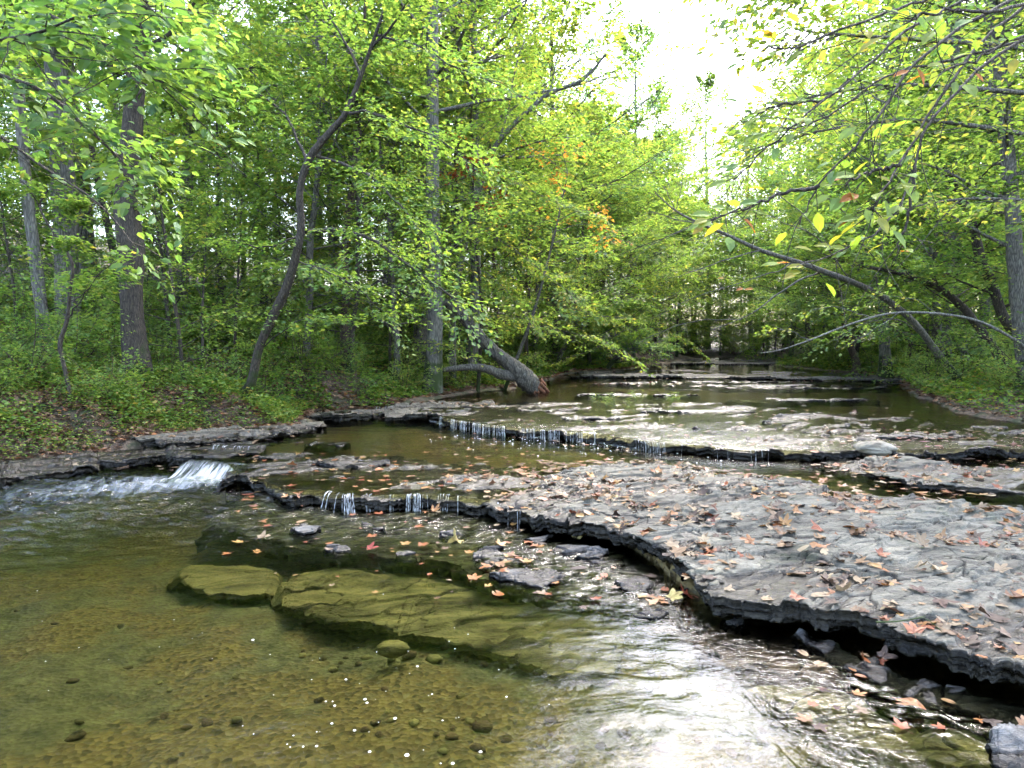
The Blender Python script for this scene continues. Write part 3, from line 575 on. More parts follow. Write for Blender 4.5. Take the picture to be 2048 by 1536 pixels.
# ------------------------------------------------------------------ water
def water_mat(name, tint, b1=(3, .35), b2=(14, .35), dist=.05, ior=1.36, stretch=(1, 1.6, 1), foam=None, rough=.02, w2=0.5, extra=0):
    m, nt, out = new_mat(name); L = nt.links.new
    p = wpos(nt, stretch, (0, 0, R(15)))
    n1 = tex_noise(nt, b1[0], 3, .5, p, 3.0); n2 = tex_noise(nt, b2[0], 3, .55, p, 2.2)
    ar = N(nt, 'ShaderNodeAttribute', attribute_name='rough')
    def st(v, gain):
        q_ = N(nt, 'ShaderNodeMath', operation='MULTIPLY_ADD'); L(ar.outputs['Fac'], q_.inputs[0]); q_.inputs[1].default_value = gain; q_.inputs[2].default_value = v; return q_.outputs[0]
    bp1 = N(nt, 'ShaderNodeBump'); L(st(b1[1], .5), bp1.inputs['Strength']); bp1.inputs['Distance'].default_value = dist; L(n1.outputs[0], bp1.inputs['Height'])
    bp2 = N(nt, 'ShaderNodeBump'); L(st(b2[1], .8), bp2.inputs['Strength']); bp2.inputs['Distance'].default_value = dist * .3; L(n2.outputs[0], bp2.inputs['Height']); L(bp1.outputs[0], bp2.inputs['Normal'])
    fr = N(nt, 'ShaderNodeFresnel'); fr.inputs[0].default_value = ior; L(bp2.outputs[0], fr.inputs['Normal'])
    tr = N(nt, 'ShaderNodeBsdfTransparent'); ad_ = N(nt, 'ShaderNodeAttribute', attribute_name='depth'); ch = []
    cc = N(nt, 'ShaderNodeCombineColor')
    for i_, t_ in enumerate(tint):
        pw_ = N(nt, 'ShaderNodeMath', operation='POWER'); pw_.inputs[0].default_value = t_; L(ad_.outputs['Fac'], pw_.inputs[1]); L(pw_.outputs[0], cc.inputs[i_])
    L(cc.outputs[0], tr.inputs[0])
    gl = N(nt, 'ShaderNodeBsdfGlossy'); gl.inputs['Roughness'].default_value = rough; L(bp2.outputs[0], gl.inputs['Normal'])
    mx = N(nt, 'ShaderNodeMixShader'); L(fr.outputs[0], mx.inputs[0]); L(tr.outputs[0], mx.inputs[1]); L(gl.outputs[0], mx.inputs[2])
    last = mx
    if foam:
        at = N(nt, 'ShaderNodeAttribute', attribute_name='foam')
        pf = wpos(nt, (5, 1.6, 1), (0, 0, R(foam[0]))); nf = tex_noise(nt, foam[1], 5, .65, pf, .6)
        ad = N(nt, 'ShaderNodeMath', operation='ADD'); L(at.outputs['Fac'], ad.inputs[0]); L(nf.outputs[0], ad.inputs[1])
        rp = N(nt, 'ShaderNodeMapRange'); rp.inputs[1].default_value = .86; rp.inputs[2].default_value = 1.35; rp.inputs[4].default_value = .6; L(ad.outputs[0], rp.inputs[0])
        d = N(nt, 'ShaderNodeBsdfDiffuse'); d.inputs[0].default_value = (.45, .48, .5, 1)
        m2 = N(nt, 'ShaderNodeMixShader'); L(rp.outputs[0], m2.inputs[0]); L(mx.outputs[0], m2.inputs[1]); L(d.outputs[0], m2.inputs[2]); last = m2
    L(last.outputs[0], out.inputs[0]); return m
M['water1'] = water_mat('water_foreground', (.80, .84, .66), (2.4, .10), (9, .13), .055, 1.44, foam=(70, 2.2))
M['water2'] = water_mat('water_pool', (.7, .72, .46), (3, .08), (16, .08), .03, 1.36, foam=(0, 3))
M['water3'] = water_mat('water_riffle', (.66, .68, .4), (3, .05), (16, .07), .05, 1.36, foam=(0, 3))
M['water4'] = water_mat('water_far', (.6, .62, .36), (2.0, .08), (7, .1), .04, 1.36)

def water_strip(name, x0, x1, fn0, fn1, z, mat, nx, ny, disp=None, foam=None, pw=1.0, rough=None):
    xs = np.linspace(x0, x1, nx)[None, :]; t = (np.linspace(0, 1, ny) ** pw)[:, None]
    Yw = fn0(xs) * (1 - t) + fn1(xs) * t; Xw = xs + 0 * t
    Zw = z + 0 * Yw
    if disp is not None: Zw = Zw + disp(Xw, Yw)
    fo = foam(Xw, Yw) if foam is not None else 0 * Xw
    ro = rough(Xw, Yw) if rough is not None else 0 * Xw
    de = np.clip((z - ground_z(Xw, Yw)) / .25, .3, 4)
    return tag(obj(name, mesh_from(name, np.stack([Xw, Yw, Zw], -1).reshape(-1, 3), grid_faces(ny, nx), {'foam': fo.ravel(), 'rough': ro.ravel(), 'depth': de.ravel()}, smooth=True), mat), kind='structure')
chute = G(455, 942, .08)     # the white rapid enters pool 1 here
def rap(x, y):               # turbulence downstream of the rapid
    dx = x - chute[0]; dy = y - chute[1]
    ax = (-dx * .93 - dy * .36); ay = (-dx * .36 + dy * .93)
    return np.exp(-np.clip(ax - .2, 0, 99) / 1.6) * sstep(-.3, .1, ax) * np.exp(-(ay / (.45 + .32 * np.clip(ax, 0, 9))) ** 2)
def disp1(x, y):
    r = rap(x, y)
    wid = np.exp(-(((x + 4.5) / 3) ** 2 + ((y - 7.2) / 1.8) ** 2))
    return .0045 * fbm(x * 1.6, y * 2.2, 3) + r * .06 * (fbm(x * 3, y * 4, 4)) + wid * .04 * fbm(x * 3.2 + 3, y * 5, 4) + .006 * sstep(3, 5, y) * fbm(x * 5, y * 6, 3) * sstep(-1.5, 0, x) \
        + .010 * np.exp(-((yat(lipA, x) - y - .55) / .5) ** 2) * (x > -3.4) * fbm(x * 6, y * 7, 3) + .006 * np.exp(-(((x - .8) / 1.0) ** 2 + ((y - 3.2) / 1.3) ** 2)) * fbm(x * 2.5, y * 3.5, 3)
def foam1(x, y):
    return np.clip(rap(x, y) * .72 + .22 * np.exp(-(((x + 4.5) / 2.6) ** 2 + ((y - 7.4) / 1.3) ** 2)), 0, .8) + .25 * np.exp(-((y - yat(lipA, x) + .06) / .06) ** 2) * (x < .1) * (x > -2.9)
water_strip('water', -10, 7., lambda x: 1.0 + 0 * x, lambda x: yat(lipA, x) + .5, Z1, M['water1'], 760, 700, disp1, foam1, 1.0, lambda x, y: np.clip(rap(x, y) + 1.0 * np.exp(-(((x + 4.5) / 3) ** 2 + ((y - 7.2) / 1.8) ** 2)) + .9 * np.exp(-((yat(lipA, x) - y - .55) / .6) ** 2) * (x > -3.4) * (x < 1.6) + .0 * np.exp(-(((x - .75) / .75) ** 2 + ((y - 3.1) / 1.2) ** 2)), 0, 1))
water_strip('water', -4.6, 12, lambda x: yat(lipA, x) + np.where(x < -.2, .0, .3), lambda x: yat(lipB, x) + .25, Z2, M['water2'], 500, 260, lambda x, y: .004 * fbm(x * 2, y * 3, 3) * sstep(0, .5, y - yat(lipA, x)),
            lambda x, y: .8 * np.exp(-(np.clip(yat(lipB, x) - y, 0, 9) / .3) ** 1) * (x > -3.2) * (x < 2.2) * (.55 + .5 * noise(x * 1.7, 3 + 0 * x)), 1.0, lambda x, y: np.clip(np.exp(-np.clip(yat(lipB, x) - y, 0, 9) / .6) + .7 * np.exp(-np.clip(y - yat(lipA, x), 0, 9) / .5), 0, 1))
def disp3(x, y):
    k = np.exp(-np.clip(y - yat(lipB, x), 0, 99) / 2.5)
    return k * .014 * terrace(fbm(x * 1.4, y * 2.2, 4), 5, .6) + k * .015 * fbm(x * 4, y * 7, 4) + .002 * fbm(x * 3, y * 3, 2)
water_strip('water', -3.5, 14, lambda x: yat(lipB, x) + .0, lambda x: np.minimum(yat(lipC, x) + .3, 40) + 0 * x, Z3, M['water3'], 600, 420, disp3, lambda x, y: .3 * np.exp(-np.clip(y - yat(lipB, x), 0, 99) / .8), 1.6, lambda x, y: np.clip(.8 * np.exp(-np.clip(y - yat(lipB, x), 0, 99) / 2.0) + .5 * sstep(.3, .6, noise(x * .22 + 4, y * .5)) * sstep(16, 20, y), 0, 1))
water_strip('water', 0, 26, lambda x: yat(lipC, x) + .0, lambda x: yat(lipD, x) + .4, Z4, M['water4'], 100, 100)
water_strip('water', 6, 34, lambda x: yat(lipD, x) + .0, lambda x: 0 * x + 85, Z5, M['water4'], 60, 60)

# ------------------------------------------------------------------ falls
def fall_mat():
    m, nt, out = new_mat('falling_water'); L = nt.links.new
    p = wpos(nt, (60, 60, 3)); n1 = tex_noise(nt, 1, 3, .6, p)
    at = N(nt, 'ShaderNodeAttribute', attribute_name='rnd')
    mr = N(nt, 'ShaderNodeMapRange'); mr.inputs[1].default_value = .38; mr.inputs[2].default_value = .66; mr.inputs[3].default_value = .08; mr.inputs[4].default_value = .85; L(n1.outputs[0], mr.inputs[0])
    mu = N(nt, 'ShaderNodeMath', operation='MULTIPLY'); L(mr.outputs[0], mu.inputs[0]); L(at.outputs['Fac'], mu.inputs[1])
    d = N(nt, 'ShaderNodeBsdfDiffuse'); d.inputs[0].default_value = (.75, .78, .8, 1)
    tl = N(nt, 'ShaderNodeBsdfTranslucent'); tl.inputs[0].default_value = (.75, .8, .82, 1)
    dd = N(nt, 'ShaderNodeMixShader'); dd.inputs[0].default_value = .5; L(d.outputs[0], dd.inputs[1]); L(tl.outputs[0], dd.inputs[2])
    t = N(nt, 'ShaderNodeBsdfTransparent'); g = N(nt, 'ShaderNodeBsdfGlossy'); g.inputs['Roughness'].default_value = .15
    tg = N(nt, 'ShaderNodeMixShader'); tg.inputs[0].default_value = .12; L(t.outputs[0], tg.inputs[1]); L(g.outputs[0], tg.inputs[2])
    mx = N(nt, 'ShaderNodeMixShader'); L(mu.outputs[0], mx.inputs[0]); L(tg.outputs[0], mx.inputs[1]); L(dd.outputs[0], mx.inputs[2]); L(mx.outputs[0], out.inputs[0]); return m
M['fall'] = fall_mat()
m, nt, out = new_mat('water_strand'); d = N(nt, 'ShaderNodeBsdfPrincipled'); d.inputs['Base Color'].default_value = (.55, .57, .58, 1); d.inputs['Roughness'].default_value = .12
t_ = N(nt, 'ShaderNodeBsdfTransparent'); p_ = wpos(nt, (40, 40, 25)); n_ = tex_noise(nt, 1, 2, .5, p_); r_ = ramp(nt, [(.35, (.2, .2, .2)), (.65, (.85, .85, .85))]); nt.links.new(n_.outputs[0], r_.inputs[0])
x_ = N(nt, 'ShaderNodeMixShader'); nt.links.new(r_.outputs[0], x_.inputs[0]); nt.links.new(t_.outputs[0], x_.inputs[1]); nt.links.new(d.outputs[0], x_.inputs[2]); nt.links.new(x_.outputs[0], out.inputs[0]); M['strand'] = m
def rapid_mat():
    m, nt, out = new_mat('white_water'); L = nt.links.new
    at = N(nt, 'ShaderNodeAttribute', attribute_name='rnd'); u_ = N(nt, 'ShaderNodeAttribute', attribute_name='across'); v_ = N(nt, 'ShaderNodeAttribute', attribute_name='along')
    cx_ = N(nt, 'ShaderNodeCombineXYZ'); L(u_.outputs['Fac'], cx_.inputs[0]); L(v_.outputs['Fac'], cx_.inputs[1]); n1 = tex_noise(nt, 1, 4, .6, cx_.outputs[0], .3)
    mr = N(nt, 'ShaderNodeMapRange'); mr.inputs[1].default_value = .36; mr.inputs[2].default_value = .62; mr.inputs[3].default_value = .1; mr.inputs[4].default_value = 1; L(n1.outputs[0], mr.inputs[0])
    mu = N(nt, 'ShaderNodeMath', operation='MULTIPLY', use_clamp=True); L(mr.outputs[0], mu.inputs[0]); L(at.outputs['Fac'], mu.inputs[1])
    d = N(nt, 'ShaderNodeBsdfPrincipled'); d.inputs['Base Color'].default_value = (.6, .61, .61, 1); d.inputs['Roughness'].default_value = .3
    t = N(nt, 'ShaderNodeBsdfTransparent'); t.inputs[0].default_value = (.8, .82, .7, 1); g = N(nt, 'ShaderNodeBsdfGlossy'); g.inputs['Roughness'].default_value = .12
    tg = N(nt, 'ShaderNodeMixShader'); tg.inputs[0].default_value = .15; L(t.outputs[0], tg.inputs[1]); L(g.outputs[0], tg.inputs[2])
    mx = N(nt, 'ShaderNodeMixShader'); L(mu.outputs[0], mx.inputs[0]); L(tg.outputs[0], mx.inputs[1]); L(d.outputs[0], mx.inputs[2]); L(mx.outputs[0], out.inputs[0]); return m
M['rapid'] = rapid_mat()
def fall(xs0, xs1, lip, zt, zb, label, dens=1.0, throw=.07, group='little waterfalls over the ledges', spread=.0, steps=None, cover=1.0):
    """a curtain from the lip curve between two picture columns; strands of differing strength"""
    a = np.array([p for p in [G(xs0, 900, zt)]]);
    X0 = xs0; X1 = xs1
    n = steps or max(8, int((X1 - X0) * 1.0))
    c = interp_curve(lip, 4000); pxs = 1024 + F * c[:, 0] / (c[:, 1] * math.cos(TH) - (c[:, 2] - CAM_Z) * math.sin(TH))
    tt = np.linspace(X0, X1, n); o = np.argsort(pxs)
    cx = np.interp(tt, pxs[o], c[o, 0]); cy = np.interp(tt, pxs[o], c[o, 1])
    g = np.random.default_rng(int(X0)); T = Tubes(); K = 9
    if cover >= 1.2:      # a torn sheet of white water
        K = 12; f = np.linspace(0, 1, K)[:, None]; tv = np.linspace(0, 1, n)[None]
        th_ = throw * (1 + .5 * noise(cx * 4, cy))[None]
        x = cx[None] + spread * (tv - .5) * 2 * f; y = cy[None] + np.where(f < .25, .14 * (1 - f / .25), -th_ * (np.clip(f - .25, 0, 1) / .75) ** .7) + .01 * noise(cx * 16, cy)[None]
        z = zt + .006 - np.where(f < .25, 0, (zt - zb + .01) * (np.clip(f - .25, 0, 1) / .75) ** 1.5) + .006 * noise(cx * 22, cy)[None]
        wgt = (.25 + .75 * sstep(.15, .35, f)) * np.clip(.7 + .8 * fbm(cx * 6, cy * 5, 3)[None], 0, 1.2) * sstep(0, .06, np.minimum(tv, 1 - tv))
        me = mesh_from('waterfall', np.stack([x, y, z + 0 * x], -1).reshape(-1, 3), grid_faces(K, n), {'rnd': (wgt * .8).ravel(), 'across': np.tile(np.linspace(0, n * .16, n), K), 'along': np.repeat(np.linspace(0, .6, K), n)}, smooth=True)
        return tag(obj('waterfall', me, M['rapid']), label, 'waterfall', group)
    m_ = int((X1 - X0) * .55 * dens * cover) + 3
    for j in range(m_):
        i = int(np.clip(g.uniform(0, n - 1), 0, n - 1))
        if cover < 2 and noise(cx[i] * 6, cy[i] * 2 + X0) < .05 - .25 * cover * g.uniform() and j > 3: continue
        r = g.uniform(.0008, .0034) * min(1.3, .6 + dens * .5) * (zt - zb + .06) / .2; zj = g.uniform(-.012, .002); th_ = throw * g.uniform(.3, 1.2); dx = spread * (i / n - .5) * 2 + g.normal(0, .008)
        f = np.linspace(0, 1, K); x = cx[i] + dx * f; y = cy[i] + np.where(f < .25, .05 * (1 - f / .25), -th_ * (np.clip(f - .25, 0, 1) / .75) ** .6)
        z = zt + .004 + zj - np.where(f < .25, 0, (zt - zb + .015) * (np.clip(f - .25, 0, 1) / .75) ** 1.6)
        T.add(np.stack([x, y, z], -1), r * np.array([.6, 1.2, 1.5, 1.1, .9, .8, .9, 1.2, 1.8]), 5)
    return tag(obj('waterfall', T.mesh('waterfall'), M['strand']), label, 'waterfall', group)
fall(655, 705, lipA, Z2, 0, 'fan-shaped trickle over the black lip, left of the middle one', 1.1, .12, spread=.06, cover=1.1)
fall(715, 790, lipA, Z2, 0, 'faint veil of drips between two stronger trickles', .35, .04)
fall(814, 850, lipA, Z2, 0, 'brightest narrow trickle in the middle of the black lip', 1.2, .06, cover=1.1)
fall(852, 925, lipA, Z2, 0, 'few thin threads falling right of the brightest trickle', .7, .04, cover=.2)
fall(985, 1052, lipA, Z2, 0, 'thin separate threads falling at the start of the great slab', .9, .04, cover=.2)
fall(880, 1010, lipB, Z3, Z2, 'foaming white line of falls nearest the broken log', 1.3, .16, cover=1.15)
fall(1040, 1190, lipB, Z3, Z2, 'short bright spill on the middle ledge below the willow weed', 1.2, .10, cover=1.0)
fall(1270, 1370, lipB, Z3, Z2, 'lace of white threads over the dark middle ledge', 1.1, .06, cover=1.0)
fall(1420, 1540, lipB, Z3, Z2, 'sparse drips over the dark middle ledge further right', .6, .04, cover=.2)
fall(425, 500, np.array([G(420, 893, .2), G(460, 895, .2), G(510, 897, .2)]), .22, .1, 'small clear trickle from the dark ledge above the rapid', .9, .06, cover=.6)
fall(750, 800, np.array([G(740, 816, .3), G(770, 815, .3), G(810, 812, .3)]), .32, .16, 'tiny trickle from the shelf by the left bank', .8, .06, cover=.5)
# the white rapid: a chute of fast water bending over the end of the ledge
nu_, nv_ = 90, 60
A0, A1 = G(395, 912, Z2), G(520, 925, Z2); B0, B1 = G(300, 965, 0), G(485, 968, 0)
rows = []; at = []
for i in range(nv_):
    f = i / (nv_ - 1); a = A0 * (1 - f) + B0 * f; b = A1 * (1 - f) + B1 * f
    u = np.linspace(0, 1, nu_)[:, None]; q = a * (1 - u) + b * u
    zz = Z2 + .012 - (Z2 + .005) * sstep(.3, .82, f) + .02 * np.sin(np.clip((f - .82) / .18, 0, 1) * np.pi)
    q[:, 2] = zz + .018 * fbm(u[:, 0] * 9, f * 1.5 + 0 * u[:, 0], 3) * sstep(.1, .5, f) - .05 * (1 - sstep(0, .12, np.minimum(u[:, 0], 1 - u[:, 0])))
    rows.append(q); at.append(np.clip(sstep(.2, .6, f) * (.65 + .5 * noise(u[:, 0] * 8, 2 + f)), 0, 1) * sstep(0, .1, np.minimum(u[:, 0], 1 - u[:, 0])) * (1 - .5 * sstep(.8, 1, f)))
tag(obj('waterfall', mesh_from('waterfall', np.array(rows).reshape(-1, 3), grid_faces(nv_, nu_), {'rnd': np.array(at).ravel() * 1.05, 'across': np.tile(np.linspace(0, 22, nu_), nv_), 'along': np.repeat(np.linspace(0, 2.2, nv_), nu_)}, smooth=True), M['rapid']), 'broad white rapid pouring round the left end of the ledge', 'rapid')

# foam specks drifting on the foreground pool
m, nt, out = new_mat('foam'); d = N(nt, 'ShaderNodeBsdfPrincipled'); d.inputs['Base Color'].default_value = (.8, .82, .8, 1); d.inputs['Roughness'].default_value = .5; nt.links.new(d.outputs[0], out.inputs[0]); M['foam'] = m
g = np.random.default_rng(21); vs = []; fs_ = []; nn_ = 0
def speck(q, r, k=10, z=0.0):
    global nn_
    th = np.linspace(0, 2 * np.pi, k, endpoint=False)
    ring = np.stack([q[0] + r * np.cos(th), q[1] + r * np.sin(th), np.full(k, q[2] + .0065)], -1)
    top = np.stack([q[0] + .6 * r * np.cos(th), q[1] + .6 * r * np.sin(th), np.full(k, q[2] + .0065 + r * .35)], -1)
    c = np.array([[q[0], q[1], q[2] + .0065 + r * .45]])
    vs.append(np.concatenate([ring, top, c]))
    for i in range(k):
        j = (i + 1) % k
        fs_.append([nn_ + i, nn_ + j, nn_ + k + j]); fs_.append([nn_ + i, nn_ + k + j, nn_ + k + i]); fs_.append([nn_ + k + i, nn_ + k + j, nn_ + 2 * k])
    nn_ += 2 * k + 1
for i in range(40):
    speck(G(g.normal(760, 150), np.clip(g.normal(1400, 75), 1190, 1530), 0), abs(g.normal(0, .0045)) + .0014)
for i in range(30): speck(G(g.uniform(60, 1300), g.uniform(1180, 1520), 0), g.uniform(.002, .004))
for i in range(120):
    x_ = g.uniform(850, 1500); speck(G(x_, 868 + max(0, (x_ - 850) * .05) + abs(g.normal(0, 14)), Z2), g.uniform(.006, .013))
tag(obj('foam', mesh_from('foam', np.concatenate(vs), np.array(fs_), smooth=True), M['foam']), kind='stuff')
# ------------------------------------------------------------------ trees
def finish_tree(name, T, L, base, bark, leafm, label, group=None, kind='diamond', cat='tree', trunk_name='trunk', crown='crown', extra=None):
    base = np.array(base, float)
    r = tag(empty(name, base), label, cat, group)
    for a in (T, L) + ((extra[0],) if extra else ()):
        if a is T: a.v = [v - base for v in a.v]
        else: a.p = [p - base for p in a.p]
    obj(trunk_name, T.mesh(trunk_name), M[bark], r)
    if L.count(): obj(crown, L.mesh(crown, kind), M[leafm], r)
    if extra: obj(extra[1], extra[0].mesh(extra[1], extra[3]), M[extra[2]], r)
    return r
def copy_tree(src, loc, rz, s, label, group, tilt=(0, 0)):
    c = src.copy(); col.objects.link(c); c.location = loc; c.rotation_euler = (tilt[0], tilt[1], rz); c.scale = (s, s, s)
    c['label'] = label; c['group'] = group
    for ch in src.children:
        d = ch.copy(); col.objects.link(d); d.parent = c
    return c

def generic(seed, H, r, bare, nl, ll, ntw, nlf, size, topf=.45, el0=5, el1=45, sub=.38, lean=.02, crookd=.03, roots=True, patch=0., width=.38, tilt=.28):
    g = np.random.default_rng(seed); T = Tubes(); L = Leaves()
    n = 16; z = np.linspace(0, 1, n)
    tx = np.cumsum(g.normal(0, crookd, n)) * H * .06 + lean * H * z ** 1.5 * g.normal(); ty = np.cumsum(g.normal(0, crookd, n)) * H * .06
    pts = np.stack([tx - tx[0], ty - ty[0], z * H - .25], -1)
    rad = r * (1 - z) ** .75 + .012; rad[0] *= 1.5; rad[1] *= 1.08
    T.add(pts, rad, 10, .12)
    for k in range(nl):
        f = bare + (0.985 - bare) * ((k + g.uniform(0, 1)) / nl) ** .95
        i = min(int(f * (n - 1)), n - 2); q = f * (n - 1) - i
        p = pts[i] * (1 - q) + pts[i + 1] * q
        az = k * 2.4 + g.normal(0, .4)
        rel = (f - bare) / (1 - bare)
        prof = (0.55 + .9 * math.sin(math.pi * min(1, rel * .8 + .25))) * (1 - rel ** 3 * .55)
        el = R(el0 + (el1 - el0) * rel) + g.normal(0, .12)
        d = np.array([math.cos(az) * math.cos(el), math.sin(az) * math.cos(el), math.sin(el)])
        leafy_limb(T, L, p, d, ll * prof * g.uniform(.7, 1.15), max(r * .3 * (1 - rel * .6), .012), g, ntw, nlf, size, up=.25 * rel, sub=sub, patch=patch, width=width, tilt=tilt)
    return T, L
def shrub(seed, H, nst, ntw, nlf, size):
    g = np.random.default_rng(seed); T = Tubes(); L = Leaves()
    for k in range(nst):
        az = k * 2.4 + g.normal(0, .3); el = R(g.uniform(42, 80))
        d = np.array([math.cos(az) * math.cos(el), math.sin(az) * math.cos(el), math.sin(el)])
        leafy_limb(T, L, np.array([g.normal(0, .06), g.normal(0, .06), -.08]), d, H * g.uniform(.6, 1.15), .012, g, ntw, nlf, size, up=-.3, sub=.42, start=.2, flat=.2, width=.5)
    return T, L

SRC = {}
def reg(key, T, L, bark, leafm, nm='tree', crown='crown', cat='tree', kind='diamond'):
    SRC[key] = finish_tree(nm, T, L, (0, 0, 0), bark, leafm, 'x', None, kind, cat, 'trunk' if nm != 'shrub' else 'stems', crown)
for i in range(3):
    reg('U%d' % i, *generic(100 + i, 9.5, .085, .13, 30, 3.7, 13, 40, .115, el0=8, el1=50, lean=.08, crookd=.09), ['bark_dark', 'bark_grey', 'bark_brown'][i], ['leaf', 'leaf_yellow', 'leaf'][i])
for i in range(3):
    reg('C%d' % i, *generic(200 + i, 20, .21, .34, 32, 4.6, 12, 30, .16, el0=12, el1=62, lean=.03, crookd=.03, width=.42), ['bark_grey', 'bark_pale', 'bark_dark'][i], ['leaf', 'leaf_yellow', 'leaf_blue'][i])
for i in range(2):
    reg('P%d' % i, *generic(300 + i, 4.6, .03, .12, 18, 1.7, 9, 22, .085, el0=10, el1=45, lean=.05, crookd=.06), 'bark_dark', ['leaf', 'leaf_yellow'][i])
for i in range(3):
    reg('S%d' % i, *shrub(400 + i, 1.7, 9, 8, 22, .07), 'bark_brown', ['leaf', 'leaf_ground', 'leaf_yellow'][i], 'shrub', 'foliage', 'shrub')
for i in range(2):  # pale poles without low limbs
    reg('N%d' % i, *generic(500 + i, 17, .1, .55, 22, 2.8, 10, 34, .15, el0=20, el1=60, lean=.04, crookd=.05), ['bark_pale', 'bark_dark'][i], 'leaf_yellow')

g = np.random.default_rng(77)
used = set()
def put(key, x, y, s=1., rz=None, label=None, group=None, tilt=None, dz=0.):
    z = float(ground_z(x, y)) + dz
    rz = g.uniform(0, 6.28) if rz is None else rz
    tl = tilt or (g.normal(0, .03), g.normal(0, .03))
    src = SRC[key]
    if key not in used:
        used.add(key); src.location = (x, y, z); src.rotation_euler = (tl[0], tl[1], rz); src.scale = (s, s, s); src['label'] = label; src['group'] = group; return src
    return copy_tree(src, (x, y, z), rz, s, label, group, tl)
def px_of(x, y, z=1.6):
    dy = y * math.cos(TH) - (z - CAM_Z) * math.sin(TH); return 1024 + F * x / dy
KINDW = {'U': 'leafy understory tree', 'C': 'tall forest tree', 'N': 'slender tree with a high crown', 'P': 'young sapling', 'S': 'bushy shrub'}
BARKW = {'U0': 'dark-barked', 'U1': 'grey-barked', 'U2': 'brown-barked', 'C0': 'grey-barked', 'C1': 'pale-barked', 'C2': 'dark-barked', 'N0': 'pale', 'N1': 'dark', 'P0': 'deep green', 'P1': 'yellow-green', 'S0': 'green', 'S1': 'dark green', 'S2': 'yellow-green'}
def where(x, y):
    px = px_of(x, y)
    if px < 450: a = 'on the slope behind the dark tree' if px > 150 else 'on the slope at the left edge'
    elif px < 850: a = 'on the left bank behind the curved tree'
    elif px < 1260: a = 'on the left bank beyond the broken log' if y > 18 else 'on the left bank near the broken log'
    elif px < 1520: a = 'at the bend where the creek ends'
    elif px < 1800: a = 'on the right bank beyond the leaning tree'
    else: a = 'on the right bank behind the leaning tree'
    b = 'near the water' if min(abs(x - float(xL(y))), abs(x - float(xR(y)))) < 3 else ('deep in the wood' if y > 32 else 'in the middle of the wood')
    return a + ', ' + b
def auto(key, x, y, s=1., **k):
    lab = BARKW[key] + ' ' + KINDW[key[0]] + ' ' + where(x, y)
    lab = ' '.join(lab.split()[:16])
    return put(key, x, y, s, label=lab, group=lab.split(' on the ')[0].split(' at the ')[0] + 's ' + where(x, y), **k)

taken = [(-2.6, 13.0), (-7, 12.6), (-10.6, 17), (-8.8, 15), (7, 20)]
def ok(x, y, dmin):
    for a, b in taken:
        if (a - x) ** 2 + (b - y) ** 2 < dmin * dmin: return False
    return True
def scatter(n, keys, side, y0, y1, off0, off1, dmin, s0, s1, bias=1.0, tries=4000, cond=None):
    c = 0
    for _ in range(tries):
        if c >= n: break
        y = y0 + (y1 - y0) * g.uniform() ** bias
        o = off0 + (off1 - off0) * g.uniform() ** 1.2
        x = float(xL(y)) - o if side < 0 else float(xR(y)) + o
        if side == 0: x = g.uniform(off0, off1)
        if abs(px_of(x, y) - 1024) > 1024 + 3.5 / y * F: continue
        if not ok(x, y, dmin): continue
        if cond and not cond(x, y): continue
        px = px_of(x, y); tall = keys[0][0] in 'UCN'
        if (px < 350 and keys[0][0] != 'S' and y < 15): continue
        if (225 < px < 350 or 465 < px < 760) and y < 14: continue
        if tall and px < 860 and y < 17.5 and side < 0: continue
        if 860 < px < 1110 and y < 21 and (tall or keys[0][0] == 'P'): continue
        if side > 0 and px > 1600 and y < (20.5 if tall else (18.5 if px < 1935 else 14)): continue
        taken.append((x, y)); k = keys[int(g.integers(len(keys)))]
        auto(k, x, y, g.uniform(s0, s1)); c += 1
scatter(24, ['C0', 'C1', 'C2', 'N0', 'C0'], -1, 17, 62, 2.5, 34, 3.6, .85, 1.15)
scatter(22, ['N0', 'N1', 'N0', 'C1'], -1, 16, 60, 2.0, 34, 2.2, .7, 1.1)
scatter(44, ['U0', 'U1', 'U2'], -1, 15, 62, 1.0, 32, 2.5, .75, 1.2)
scatter(20, ['C0', 'C1', 'C2', 'C1'], 1, 15, 62, 2.5, 20, 3.4, .8, 1.1)
scatter(10, ['N0', 'N1'], 1, 13, 50, 1.5, 18, 2.2, .7, 1.0)
scatter(28, ['U0', 'U1', 'U2'], 1, 14, 60, .8, 16, 2.5, .75, 1.15)
scatter(15, ['C0', 'C1', 'C2', 'U1'], 0, 74, 96, -14, 52, 4.0, .8, 1.0)
scatter(17, ['U0', 'U1', 'U1'], 0, 68, 82, 8, 42, 3.2, 1.3, 1.8)
scatter(9, ['C0', 'C1', 'U1'], 0, 44, 62, 2, 9.5, 2.6, .7, .9, cond=lambda x, y: x < float(xL(y)) - 1)
scatter(8, ['U0', 'U1', 'C1'], 0, 42, 60, 19, 27, 2.6, .8, 1.1, cond=lambda x, y: x > float(xR(y)) + 1)
for (x, y, k, s) in [(-1.3, 22, 'C1', .92), (-2.1, 18.5, 'C1', .95), (11.0, 13.2, 'C2', .95), (10.5, 8.2, 'C1', .8), (14.6, 24, 'C0', .9), (14.2, 27, 'C1', .9), (2.0, 34, 'C2', .9)]:  # mostly added to narrow the sky mirrored in the pool; some stand unseen
    taken.append((x, y)); auto(k, x, y, s)
scatter(11, ['U0', 'U1', 'C1'], 0, 67, 80, 13, 31, 2.4, 1.0, 1.45)
